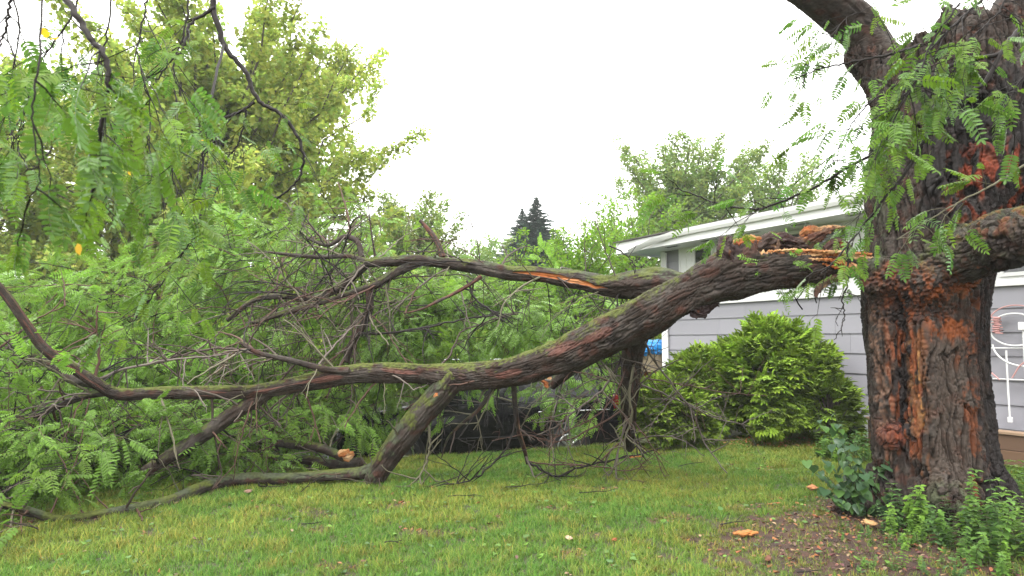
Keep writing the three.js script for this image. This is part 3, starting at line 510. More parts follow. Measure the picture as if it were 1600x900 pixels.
const SHARDS = [
  ['heartwood', [[1178, 392, 6.24, 0.04], [1200, 380, 6.24, 0.07], [1222, 378, 6.24, 0.075], [1245, 383, 6.22, 0.06], [1262, 390, 6.22, 0.03]], 1.2, 0.95, 3],
  ['heartwood', [[1232, 392, 6.28, 0.05], [1252, 382, 6.26, 0.06], [1272, 372, 6.25, 0.055], [1290, 362, 6.24, 0.035], [1305, 356, 6.23, 0.012]], 0.7, 0.8, 5],
  ['splinter', [[1250, 368, 6.25, 0.02], [1262, 362, 6.25, 0.04], [1276, 362, 6.25, 0.036], [1296, 356, 6.25, 0.02], [1322, 354, 6.25, 0.004]], 0.5, 0.35, 7],
  ['splinter', [[1290, 392, 6.23, 0.04], [1310, 380, 6.22, 0.045], [1322, 384, 6.22, 0.03], [1334, 390, 6.20, 0.01]], 0.6, 0.9, 9],
  ['splinter', [[1150, 385, 6.27, 0.05], [1165, 377, 6.26, 0.05], [1185, 378, 6.25, 0.045], [1205, 386, 6.24, 0.02]], 1.2, 0.05, 11],
  ['splinter', [[1240, 402, 6.10, 0.009], [1280, 396, 6.08, 0.018], [1320, 398, 6.06, 0.024], [1366, 404, 6.03, 0.024]], 0.7, 0, 13],
  ['splinter', [[1262, 405, 6.08, 0.007], [1300, 407, 6.05, 0.016], [1330, 416, 6.02, 0.023], [1368, 430, 6.00, 0.022]], 0.6, 0, 15],
  ['splinter', [[1285, 412, 6.08, 0.007], [1315, 420, 6.05, 0.014], [1362, 436, 6.02, 0.016]], 0.6, 0.1, 17],
  ['splinter', [[1200, 393, 6.09, 0.007], [1240, 391, 6.08, 0.012], [1290, 393, 6.06, 0.013], [1362, 398, 6.02, 0.012]], 0.8, 0, 19],
  ['splinter', [[1320, 428, 6.12, 0.03], [1300, 436, 6.10, 0.034], [1282, 448, 6.08, 0.03], [1274, 464, 6.06, 0.012]], 0.7, 0.85, 21],
  ['bark_flap', [[1115, 468, 6.37, 0.06], [1100, 480, 6.32, 0.065], [1088, 488, 6.30, 0.045], [1104, 494, 6.29, 0.02]], 0.9, 0.98, 23],
  ['bark_flap', [[1142, 412, 6.2, 0.08], [1136, 394, 6.19, 0.085], [1134, 380, 6.19, 0.06], [1142, 370, 6.19, 0.018]], 1.2, 0.97, 25],
  ['splinter', [[858, 604, 7.80, 0.03], [848, 594, 7.80, 0.02], [838, 592, 7.80, 0.005]], 0.7, 0, 27],
  ['splinter', [[862, 598, 7.80, 0.025], [856, 586, 7.80, 0.016], [852, 577, 7.80, 0.004]], 0.7, 0, 29],
  ['splinter', [[676, 622, 6.98, 0.006], [682, 618, 6.96, 0.022], [688, 615, 6.97, 0.006]], 0.8, 0, 31],
];
for (const [nm, nodes, flat, dark, seed] of SHARDS) part(nm, shard(nodes, flat, dark, seed), woodMat, fallen);
for (const [x, y, z] of [[537, 708, 7.55], [544, 712, 7.56]]) part('splinter', shard([[x - 8, y + 3, z, 0.03], [x, y, z, 0.045], [x + 9, y - 3, z, 0.02]], 0.6, 0, x), woodMat, fallen);

{ // long pale fibres left standing along the tear, and strips of bark beside them
  const r = rng(88);
  for (let k = 0; k < 22; k++) {
    const t = k / 21, x0 = 1215 + 75 * r(), y0 = 392 + 12 * t + 5 * r(), x1 = 1335 + 38 * r(), y1 = 396 + 38 * t + 8 * (r() - 0.5), z0 = 6.16 - 0.1 * t + 0.12 * r(), w = 0.005 + 0.009 * r();
    part('splinter', shard([[x0, y0, z0, w * 0.3], [lerp(x0, x1, 0.4), lerp(y0, y1, 0.3) - 2 * r(), z0 - 0.02, w], [lerp(x0, x1, 0.75), lerp(y0, y1, 0.65), z0 - 0.01, w * 1.3], [x1, y1, z0 + 0.04, w * 0.9]], 0.8, k % 2 ? 0.75 : 0, 40 + k), woodMat, fallen);
  }
  for (let k = 0; k < 12; k++) { const x = 1150 + 110 * r(), y = 392 - 4 * r(), h = 6 + 12 * r(), z = 6.12 + 0.2 * r(); part('splinter', shard([[x, y, z, 0.018], [x + 3 * r(), y - h * 0.5, z, 0.014], [x + 8 * (r() - 0.3), y - h, z, 0.003]], 0.7, k % 3 ? 0.85 : 0, 70 + k), woodMat, fallen); }
}
// leafless twigs on the limbs, drawn one branching twig at a time
{
  const r = rng(401), b = new Builder();
  const along = (nodes, t) => { const c = new THREE.CatmullRomCurve3(nodes.map(n => at(n[0], n[1], n[2]))); return [c.getPoint(t), c.getTangent(t)]; };
  for (const [nm, count, len, fl] of [['upper', 36, 0.97, 0], ['fork', 31, 0.97, 0], ['fork_b', 36, 0.97, 0], ['fork_c', 22, 0.86, 0], ['fork_d', 14, 0.65, 0], ['fork_e', 16, 0.76, 0], ['dead', 17, 0.65, 0], ['post', 17, 0.97, 0], ['back', 14, 0.76, 0], ['log', 9, 0.76, 0], ['log_b', 8, 0.76, 0], ['low', 26, 0.49, 0], ['strut', 10, 0.54, 0], ['left', 22, 0.65, 0], ['left_b', 22, 0.76, 0], ['side', 6, 0.43, 0], ['pale', 6, 0.38, 0], ['stick', 5, 0.38, 0], ['stub', 2, 0.27, 0], ['leg', 7, 0.54, 0]])
    for (let k = 0; k < count; k++) {
      const [p, d] = along(LIMBS[nm][0], 0.12 + 0.88 * r()), dir = V(r() - 0.5, r() - 0.55, r() - 0.5).normalize().multiplyScalar(1.2).add(d.multiplyScalar(0.5));
      twig(b, p, dir, len * (0.45 + 0.75 * r()), 0.006 + 0.009 * r(), 2, r, null, { leafy: 0, droop: 0.04, floor: groundY(p.x, p.z) + 0.015, seg: 0.08, fork: 0.42 });
    }
  for (let k = 0; k < 34; k++) { const q = MAIN[11 + Math.floor(r() * 14)], dir = V((r() - 0.6), r() - 0.75, r() - 0.6); twig(b, q[0], dir, 0.35 + 0.5 * r(), 0.006 + 0.008 * r(), 2, r, null, { leafy: 0, droop: 0.05, floor: 0.015 }); }
  // twigs whose place the photograph shows
  const draw = (list, r0, n = 5, len = 0.35, col) => { const c = new THREE.CatmullRomCurve3(list.map(q => at(...q))), pts = c.getPoints(list.length * 4), k0 = rng(list[0][0] * 7 + 1), cc = col ?? TWIG[Math.floor(k0() * 5)]; pts.forEach(p => { p.x += 0.02 * (k0() - 0.5); p.y += 0.02 * (k0() - 0.5); }); b.tube(pts, r0 * 1.35, r0 * 0.6, 5, cc); for (let k = 0; k < n; k++) { const p = pts[Math.floor((0.2 + 0.8 * k0()) * (pts.length - 1))]; twig(b, p, V(k0() - 0.5, k0() - 0.45, k0() - 0.5), len * (0.4 + 0.8 * k0()), r0 * 0.75, 2, k0, null, { leafy: 0, droop: 0.03, col: cc, floor: groundY(p.x, p.z) + 0.012 }); } };
  draw([[824, 722, 7.6], [845, 733, 7.45], [870, 744, 7.35], [900, 732, 7.4], [940, 722, 7.5], [990, 712, 7.6], [1030, 700, 7.8]], 0.011, 14, 0.5, TWIG[3]);
  draw([[822, 722, 7.6], [870, 725, 7.5], [930, 728, 7.45], [985, 735, 7.4], [1010, 728, 7.4]], 0.007, 12, 0.4, TWIG[2]);
  draw([[806, 640, 7.2], [800, 680, 7.1], [775, 720, 7.05], [740, 748, 7.0], [690, 758, 6.95], [630, 762, 6.95]], 0.009, 12, 0.5, TWIG[3]);
  draw([[668, 650, 7.1], [672, 690, 7.1], [665, 725, 7.1], [648, 755, 7.05]], 0.013, 8, 0.4, TWIG[4]);
  draw([[972, 560, 7.4], [940, 610, 7.35], [900, 640, 7.3], [870, 665, 7.3], [840, 680, 7.3]], 0.012, 14, 0.5, TWIG[1]);
  draw([[985, 560, 7.2], [960, 620, 7.15], [930, 650, 7.1], [890, 672, 7.1], [855, 690, 7.1]], 0.008, 14, 0.45, TWIG[2]);
  draw([[975, 640, 7.4], [920, 672, 7.35], [870, 690, 7.3], [820, 680, 7.3], [770, 690, 7.3]], 0.008, 12, 0.4, TWIG[2]);
  draw([[992, 560, 7.1], [983, 610, 7.05], [988, 650, 7.05], [975, 690, 7.1], [985, 720, 7.2]], 0.012, 10, 0.4, TWIG[4]);
  draw([[1000, 520, 6.8], [1020, 560, 6.9], [1050, 600, 7.0], [1080, 640, 7.1], [1100, 690, 7.2], [1135, 740, 7.0]], 0.01, 14, 0.5, TWIG[1]);
  draw([[1000, 600, 7.2], [1060, 625, 7.3], [1110, 650, 7.4], [1170, 665, 7.5]], 0.008, 14, 0.45, TWIG[1]);
  draw([[1010, 590, 7.2], [1060, 600, 7.0], [1120, 610, 7.0], [1200, 620, 7.1]], 0.006, 10, 0.4, TWIG[2]);
  draw([[990, 690, 7.8], [1030, 680, 7.7], [1070, 690, 7.5], [1100, 712, 7.4]], 0.008, 8, 0.4, TWIG[1]);
  draw([[660, 590, 7.2], [700, 560, 7.5], [720, 520, 7.7], [770, 500, 7.8], [810, 490, 7.8]], 0.01, 10, 0.5, TWIG[0]);
  draw([[560, 520, 7.9], [610, 520, 7.6], [660, 512, 7.5], [720, 500, 7.5], [770, 492, 7.5]], 0.012, 10, 0.5, TWIG[3]);
  draw([[730, 440, 7.6], [745, 470, 7.55], [775, 490, 7.5], [800, 505, 7.5]], 0.011, 8, 0.4, TWIG[3]);
  draw([[952, 385, 7.0], [980, 400, 6.95], [992, 418, 6.9], [990, 440, 6.85]], 0.007, 3, 0.2, TWIG[3]);
  draw([[545, 580, 7.2], [480, 600, 7.3], [420, 640, 7.4], [380, 690, 7.4]], 0.012, 14, 0.5, TWIG[0]);
  draw([[150, 590, 6.6], [155, 560, 6.6], [150, 520, 6.55], [153, 478, 6.5]], 0.012, 8, 0.35, TWIG[2]);
  draw([[130, 600, 6.7], [220, 570, 6.9], [300, 560, 7.1], [390, 550, 7.3]], 0.012, 16, 0.5, TWIG[1]);
  draw([[420, 560, 7.4], [360, 545, 7.4], [300, 550, 7.4], [240, 570, 7.4]], 0.013, 16, 0.5, TWIG[0]);
  const g = b.geo(); part('twigs', g, twigMat, fallen, { kind: 'stuff' });
}
// leafy sprays: a branching twig with its pinnate leaves, copied through the fallen crown
const SPRAYS = [1, 2, 3, 4, 5, 6].map(k => {
  const r = rng(900 + k), b = new Builder(), sites = [];
  twig(b, V(0, 0, 0), V(1, 0.1, 0), 0.75 + 0.25 * r(), 0.007, 2, r, sites, { leafy: 0.8, seg: 0.075, droop: 0.07, fork: 0.34, early: 0 });
  const L = sites.slice(0, 40).map(([p, d], i) => plainLeaf[(i + k) % 4].clone().applyMatrix4(leafMatrix(p, d.clone().add(V(0, -0.25, 0)), 0.1 + 0.12 * r(), r, 0.9)));
  return { wood: b.geo(), leaves: mergeGeometries(L), n: L.length };
});
function sprayMatrix(p, dir, s, r) { const d = dir.clone().normalize(), up = V((r() - 0.5) * 1.2, 1, (r() - 0.5) * 1.2), z = V().crossVectors(d, up).normalize(), y = V().crossVectors(z, d); return new THREE.Matrix4().makeBasis(d, y, z).scale(V(s, s, s)).setPosition(p); }
{
  const r = rng(515), mats = SPRAYS.map(() => []), cols = SPRAYS.map(() => []);
  // [px, py, depth, half width px, half height px, half depth m, count, paleness]
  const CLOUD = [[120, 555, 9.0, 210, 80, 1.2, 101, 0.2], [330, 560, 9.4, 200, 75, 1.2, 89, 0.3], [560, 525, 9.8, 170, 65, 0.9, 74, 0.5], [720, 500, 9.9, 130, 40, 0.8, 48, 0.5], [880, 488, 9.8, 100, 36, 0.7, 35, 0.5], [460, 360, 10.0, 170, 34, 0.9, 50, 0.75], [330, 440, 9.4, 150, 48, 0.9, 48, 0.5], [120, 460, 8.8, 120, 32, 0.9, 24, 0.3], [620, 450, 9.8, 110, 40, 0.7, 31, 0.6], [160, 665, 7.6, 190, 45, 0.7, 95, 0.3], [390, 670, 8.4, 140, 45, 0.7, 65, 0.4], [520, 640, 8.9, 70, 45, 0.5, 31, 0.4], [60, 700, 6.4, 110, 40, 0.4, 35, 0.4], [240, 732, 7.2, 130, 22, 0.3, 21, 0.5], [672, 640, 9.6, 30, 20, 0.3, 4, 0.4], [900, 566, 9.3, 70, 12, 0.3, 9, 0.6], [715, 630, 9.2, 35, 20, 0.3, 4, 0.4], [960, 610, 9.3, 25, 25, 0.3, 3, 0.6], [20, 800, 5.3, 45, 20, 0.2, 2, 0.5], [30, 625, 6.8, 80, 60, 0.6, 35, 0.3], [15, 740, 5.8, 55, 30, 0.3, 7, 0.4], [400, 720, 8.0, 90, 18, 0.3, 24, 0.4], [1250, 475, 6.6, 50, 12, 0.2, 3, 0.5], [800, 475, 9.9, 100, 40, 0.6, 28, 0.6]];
  for (const [cx, cy, cz, rx, ry, rz, count, pale] of CLOUD) for (let k = 0; k < count; k++) {
    let a, b, c; do { a = r() * 2 - 1; b = r() * 2 - 1; c = r() * 2 - 1; } while (a * a + b * b + c * c > 1);
    const p = at(cx + a * rx, cy + b * ry, cz + c * rz); const g = groundY(p.x, p.z) + 0.12; if (p.y < g) p.y = g + 0.3 * r();
    const dir = V(-0.6 + (r() - 0.5) * 1.8, (r() - 0.5) * 1.1, (r() - 0.4) * 1.6), s = 0.75 + 0.5 * r(), i = Math.floor(r() * SPRAYS.length);
    mats[i].push(sprayMatrix(p, dir, s, r));
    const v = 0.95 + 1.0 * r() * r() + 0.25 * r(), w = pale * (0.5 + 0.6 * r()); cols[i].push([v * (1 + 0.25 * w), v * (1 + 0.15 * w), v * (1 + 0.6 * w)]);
  }
  const sheen = leafMat([1, 1, 1], 0.85, 0.45), dull = leafMat([1.15, 1.05, 1], 0.2, 0.6); sheen.name = 'glistening locust leaf'; dull.name = 'locust leaf';
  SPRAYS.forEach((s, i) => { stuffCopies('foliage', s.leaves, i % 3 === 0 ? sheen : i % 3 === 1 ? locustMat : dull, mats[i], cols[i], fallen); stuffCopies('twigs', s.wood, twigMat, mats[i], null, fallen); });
  // the leaves that show largest, each on its own: at the end of the low branch and round the strut
  const b = new Builder(); let left = 290;
  const spots = [[40, 690, 5.9, 75, 30, 8], [110, 705, 6.1, 70, 25, 7], [200, 690, 6.5, 60, 20, 5], [270, 725, 6.8, 50, 15, 4], [20, 770, 5.5, 45, 30, 6], [40, 840, 5.15, 30, 12, 3], [20, 650, 6.2, 50, 25, 4], [330, 715, 7.0, 30, 12, 2], [1245, 478, 6.5, 45, 10, 5], [725, 665, 8.6, 25, 15, 3], [985, 640, 7.2, 20, 25, 2], [890, 610, 8.0, 30, 12, 2]];
  for (const [cx, cy, cz, rx, ry, count] of spots) for (let k = 0; k < count && left > 0; k++) {
    const p = at(cx + (r() * 2 - 1) * rx, cy + (r() * 2 - 1) * ry, cz + (r() - 0.5) * 0.5), sites = []; p.y = Math.max(p.y, groundY(p.x, p.z) + 0.1);
    twig(b, p, V(-0.4 + (r() - 0.5) * 1.6, (r() - 0.3) * 0.8, (r() - 0.3) * 1.5), 0.35 + 0.3 * r(), 0.005, 1, r, sites, { leafy: 0.8, droop: 0.06, fork: 0.25, floor: groundY(p.x, p.z) + 0.04 });
    for (const [q, d] of sites) { if (left-- <= 0) break; const m = part('leaf', fineLeaf[Math.floor(r() * 5)], locustMat, fallen); m.applyMatrix4(leafMatrix(q, d.add(V(0, -0.2, 0)), 0.12 + 0.15 * r(), r, 0.9)); }
  }
  part('twigs', b.geo(), twigMat, fallen, { kind: 'stuff' });
}

// ------------------------------------------------------------------ leafy branches that hang from the standing tree
// o: carrier curve [px, py, depth], twigs along it, leaf length, density
function hanging(list, r0, o) {
  const r = rng(o.seed), b = new Builder(), sites = [], lead = o.from ? [o.from] : [];
  const c = new THREE.CatmullRomCurve3([...lead, ...list.map(q => at(...q))], false, 'centripetal'), pts = c.getPoints((list.length + lead.length) * 7);
  pts.forEach((p, k) => { if (k) { p.x += o.wob * (r() - 0.5); p.y += o.wob * (r() - 0.5); p.z += o.wob * (r() - 0.5); } });
  const col = o.col ?? TWIG[3], first = o.from ? 0.25 : 0;
  b.tube(pts, r0, o.r1 ?? r0 * 0.35, 7, col);
  for (let k = 0; k < o.twigs; k++) {
    const t = first + (1 - first) * (o.t0 ?? 0.08) + (1 - first) * (1 - (o.t0 ?? 0.08)) * (k + r()) / o.twigs, i = Math.min(pts.length - 2, Math.floor(t * (pts.length - 1))), p = pts[i], d = pts[i + 1].clone().sub(p).normalize();
    twig(b, p, d.multiplyScalar(0.6).add(V((r() - 0.5) * 2 + (o.lean?.[0] ?? 0), (r() - 0.5) * 1.4 + (o.lean?.[1] ?? 0), (r() - 0.5) * 1.6 + (o.lean?.[2] ?? 0))), o.len * (0.5 + 0.8 * r()), o.tr ?? 0.003, o.depth ?? 1, r, sites, { leafy: o.leafy, droop: o.droop ?? 0.1, fork: o.fork ?? 0.3, col, seg: o.seg ?? 0.07 });
  }
  const g = b.geo(); g.translate(-TC.x, 0, -TC.z);
  const br = part('hanging_branch', g, twigMat, standing), L = [];
  for (const [p, d] of sites) L.push([leafMatrix(local(p), d.add(V(0, o.hang ?? -0.12, 0)), o.leaf * (0.55 + 0.75 * r()), r, o.roll ?? 1.0), p, r()]);
  return [br, L];
}
{
  const top = V(-0.9, 5.85, -2.4), all = [];
  const H = [
    [[[85, -60, 1.75], [105, 0, 1.7], [140, 58, 1.68], [166, 92, 1.66], [163, 170, 1.66], [152, 240, 1.68], [145, 300, 1.7]], 0.011, { seed: 1, from: top, wob: 0.008, twigs: 10, len: 0.16, leafy: 0.56, leaf: 0.132, hang: -0.15, t0: 0.3 }],
    [[[25, -60, 2.0], [17, 5, 2.0], [8, 45, 2.0], [-6, 80, 2.0]], 0.007, { seed: 2, from: V(-1.6, 5.6, -2.0), wob: 0.008, twigs: 7, len: 0.2, leafy: 0.60, leaf: 0.141, t0: 0.3 }],
    [[[60, 100, 1.5], [50, 190, 1.5], [62, 280, 1.52], [40, 320, 1.55]], 0.003, { seed: 3, from: at(70, -120, 1.6), wob: 0.006, twigs: 5, len: 0.12, leafy: 0.64, leaf: 0.116, t0: 0.1 }],
    [[[240, -40, 2.6], [225, 20, 2.6], [215, 90, 2.6], [235, 170, 2.65], [225, 250, 2.7]], 0.005, { seed: 4, from: V(-0.9, 5.9, -2.7), wob: 0.01, twigs: 11, len: 0.28, leafy: 0.60, leaf: 0.141, t0: 0.2 }],
    [[[130, -40, 2.9], [110, 30, 2.9], [60, 100, 2.9], [40, 180, 2.9], [20, 260, 2.95]], 0.005, { seed: 5, from: V(-1.6, 5.6, -2.4), wob: 0.01, twigs: 11, len: 0.32, leafy: 0.60, leaf: 0.150, t0: 0.2 }],
    [[[335, -30, 4.0], [343, 50, 4.0], [356, 78, 4.0], [386, 116, 4.0], [402, 155, 4.0], [440, 180, 4.0], [466, 216, 4.0], [474, 250, 4.0], [462, 286, 4.0], [428, 312, 4.0]], 0.02, { seed: 6, from: V(-0.3, 6.0, -3.3), wob: 0.012, r1: 0.005, twigs: 13, len: 0.2, leafy: 0.04, leaf: 0.116, tr: 0.0035, depth: 2, t0: 0.3 }],
    [[[335, 12, 4.0], [297, 37, 3.95], [287, 73, 3.9], [258, 107, 3.9], [240, 135, 3.9]], 0.011, { seed: 7, wob: 0.015, twigs: 10, len: 0.3, leafy: 0.38, leaf: 0.132, tr: 0.004, depth: 1, lean: [-0.5, 0, 0] }],
    [[[398, 160, 4.0], [363, 180, 3.95], [335, 190, 3.9], [307, 202, 3.9]], 0.009, { seed: 8, wob: 0.012, twigs: 6, len: 0.25, leafy: 0.22, leaf: 0.125, depth: 1 }],
    [[[363, 180, 3.95], [340, 212, 3.95], [322, 238, 3.95], [308, 260, 3.95]], 0.008, { seed: 9, wob: 0.012, twigs: 6, len: 0.25, leafy: 0.22, leaf: 0.125, depth: 1 }],
    [[[385, 172, 4.0], [378, 205, 4.0], [368, 232, 4.0], [352, 252, 4.0], [340, 300, 4.0]], 0.007, { seed: 10, wob: 0.012, twigs: 10, len: 0.22, leafy: 0.19, leaf: 0.116, depth: 1 }],
    [[[326, 180, 3.5], [318, 240, 3.5], [313, 300, 3.5], [310, 360, 3.5], [288, 390, 3.5], [247, 450, 3.5], [212, 498, 3.5]], 0.008, { seed: 11, from: at(350, 68, 4.0), wob: 0.014, twigs: 16, len: 0.22, leafy: 0.41, leaf: 0.125, depth: 1, t0: 0.1 }],
    [[[300, -40, 3.2], [290, 40, 3.2], [270, 120, 3.2], [285, 200, 3.2], [270, 280, 3.2], [300, 330, 3.2]], 0.006, { seed: 12, from: V(-0.6, 5.95, -2.9), wob: 0.012, twigs: 16, len: 0.3, leafy: 0.52, leaf: 0.141, t0: 0.2 }],
    [[[175, -40, 3.4], [170, 40, 3.4], [150, 130, 3.4], [180, 220, 3.4], [160, 330, 3.4]], 0.006, { seed: 13, from: V(-1.3, 5.7, -2.7), wob: 0.012, twigs: 16, len: 0.36, leafy: 0.52, leaf: 0.150, t0: 0.2 }],
    [[[20, -40, 3.4], [30, 60, 3.4], [10, 170, 3.4], [40, 260, 3.4]], 0.006, { seed: 14, from: V(-1.9, 5.6, -2.4), wob: 0.012, twigs: 12, len: 0.36, leafy: 0.52, leaf: 0.150, t0: 0.2 }],
    // in front of the trunk
    [[[1650, -10, 3.3], [1597, 43, 3.25], [1567, 77, 3.2], [1540, 127, 3.2], [1513, 147, 3.2], [1467, 193, 3.2], [1440, 227, 3.2], [1413, 273, 3.2], [1390, 300, 3.2], [1367, 330, 3.2], [1327, 380, 3.2], [1300, 413, 3.2], [1283, 427, 3.2]], 0.014, { seed: 21, from: TC.clone().add(fromLocal(2.4, 3.4, 1.7)), wob: 0.008, r1: 0.003, twigs: 17, len: 0.18, leafy: 0.17, leaf: 0.114, depth: 1, t0: 0.02 }],
    [[[1562, 84, 3.2], [1487, 103, 3.2], [1453, 127, 3.2], [1400, 160, 3.25], [1377, 207, 3.3], [1375, 230, 3.3], [1323, 263, 3.3], [1263, 297, 3.35], [1200, 322, 3.4], [1177, 327, 3.4], [1127, 320, 3.45], [1093, 307, 3.5], [1055, 294, 3.5]], 0.011, { seed: 22, wob: 0.008, r1: 0.003, twigs: 29, len: 0.2, leafy: 0.41, leaf: 0.114, depth: 1 }],
    [[[1560, -30, 3.1], [1533, 0, 3.1], [1483, 47, 3.1], [1440, 97, 3.1], [1407, 150, 3.1]], 0.009, { seed: 23, from: TC.clone().add(fromLocal(2.4, 3.7, 1.8)), wob: 0.008, twigs: 21, len: 0.25, leafy: 0.52, leaf: 0.123, depth: 1, t0: 0.15 }],
    [[[1440, 70, 3.3], [1400, 83, 3.3], [1333, 97, 3.35], [1280, 108, 3.4], [1240, 125, 3.4]], 0.008, { seed: 24, wob: 0.008, twigs: 13, len: 0.2, leafy: 0.45, leaf: 0.114, depth: 1 }],
    [[[1440, 120, 3.2], [1390, 140, 3.2], [1340, 180, 3.2], [1310, 230, 3.25], [1280, 260, 3.3]], 0.005, { seed: 25, wob: 0.008, twigs: 17, len: 0.25, leafy: 0.56, leaf: 0.114, depth: 1, t0: 0 }],
    [[[1460, 60, 3.0], [1430, 130, 3.0], [1400, 180, 3.05], [1385, 220, 3.1]], 0.005, { seed: 26, from: at(1500, 5, 3.0), wob: 0.008, twigs: 17, len: 0.25, leafy: 0.60, leaf: 0.114, depth: 1, t0: 0 }],
    [[[1325, 385, 3.2], [1325, 433, 3.2], [1317, 470, 3.2], [1320, 497, 3.2], [1305, 532, 3.2]], 0.005, { seed: 27, wob: 0.012, twigs: 7, len: 0.09, leafy: 0.00, leaf: 0.087, depth: 1 }],
    [[[1640, 232, 3.6], [1600, 258, 3.6], [1550, 290, 3.6], [1500, 315, 3.6], [1447, 347, 3.6], [1400, 375, 3.6]], 0.008, { seed: 28, from: TC.clone().add(fromLocal(2.0, 2.9, 1.6)), wob: 0.006, col: TWIG[4], twigs: 11, len: 0.16, leafy: 0.45, leaf: 0.131, depth: 1, t0: 0.3 }],
    [[[1640, 60, 2.9], [1600, 120, 2.9], [1580, 170, 2.9], [1590, 230, 2.9]], 0.006, { seed: 29, from: TC.clone().add(fromLocal(2.4, 3.6, 1.8)), wob: 0.008, twigs: 11, len: 0.2, leafy: 0.56, leaf: 0.114, depth: 1, t0: 0.1 }],
    [[[1590, -20, 3.0], [1560, 20, 3.0], [1520, 60, 3.0], [1500, 110, 3.0]], 0.006, { seed: 30, from: TC.clone().add(fromLocal(2.4, 3.8, 1.8)), wob: 0.008, twigs: 17, len: 0.26, leafy: 0.56, leaf: 0.114, depth: 1, t0: 0.1 }],
    [[[1380, -30, 3.5], [1360, 10, 3.5], [1320, 30, 3.5], [1300, 60, 3.5]], 0.004, { seed: 31, from: V(2.1, 5.4, -4.6), wob: 0.008, twigs: 11, len: 0.22, leafy: 0.52, leaf: 0.114, depth: 1, t0: 0.5 }],
    [[[1345, 330, 6.2], [1335, 360, 6.2], [1330, 400, 6.25]], 0.006, { seed: 32, wob: 0.01, twigs: 7, len: 0.4, leafy: 0.68, leaf: 0.192, depth: 1, t0: 0, lean: [-0.6, 0.3, -0.4] }],
  ];
  for (const [list, r0, o] of H) { const [br, L] = hanging(list, r0, o); for (const [m, p, k] of L) { const [x, y, z] = project(p); all.push({ br, m, k, size: x > -60 && x < 1660 && y > -60 && y < 960 && z > 0 ? 1 / z : 0 }); } }
  all.sort((a, b) => b.size - a.size);
  const rest = new Map(), tints = [[1, 1, 1], [0.8, 0.86, 1.1], [1.25, 1.15, 0.9], [0.92, 1.02, 1.5], [1.1, 0.98, 0.8]].map((c, i) => { const m = leafMat(c, [0.25, 0.6, 0.15, 0.8, 0.3][i], 0.5); m.name = 'wet locust leaf'; return m; });
  all.forEach((e, i) => {
    if (i < 300) { const m = part('leaf', fineLeaf[Math.floor(e.k * 5) % 5], tints[Math.floor(e.k * 137) % 5], e.br); m.applyMatrix4(e.m); }
    else { if (!rest.has(e.br)) rest.set(e.br, fineLeaf.map(() => [])); rest.get(e.br)[Math.floor(e.k * 5) % 5].push(e.m); }
  });
  const r = rng(8);
  for (const [br, sets] of rest) sets.forEach((mats, i) => mats.length && stuffCopies('foliage', fineLeaf[i], tints[i], mats, mats.map(() => { const v = 0.8 + 0.4 * r(); return [v * (0.9 + 0.25 * r()), v, v * (0.9 + 0.4 * r())]; }), br));
  const yb = new Builder(); { const v = [[0, 0], [0.26, 0.3], [0.24, 0.65], [0, 1], [-0.24, 0.65], [-0.26, 0.3]].map(([x, y]) => yb.v(x, 0.1 * Math.abs(x), y, [0.6, 0.36, 0.02])); for (let k = 1; k < 5; k++) yb.f(v[0], v[k], v[k + 1]); }
  const yg = yb.geo();
  for (const [x, y, z, s, a] of [[121, 380, 1.66, 0.035, 1.3], [88, 62, 2.0, 0.05, 0.3], [72, 60, 2.0, 0.045, -0.4], [202, 265, 2.6, 0.03, 1.2], [316, 216, 3.2, 0.03, 0.9]]) { const m = part('leaf', yg, locustMat, standing, { label: 'yellowed leaflet' }); m.position.copy(local(at(x, y, z))); m.scale.setScalar(s); m.rotation.set(a, 0.4, 0.2); }
}

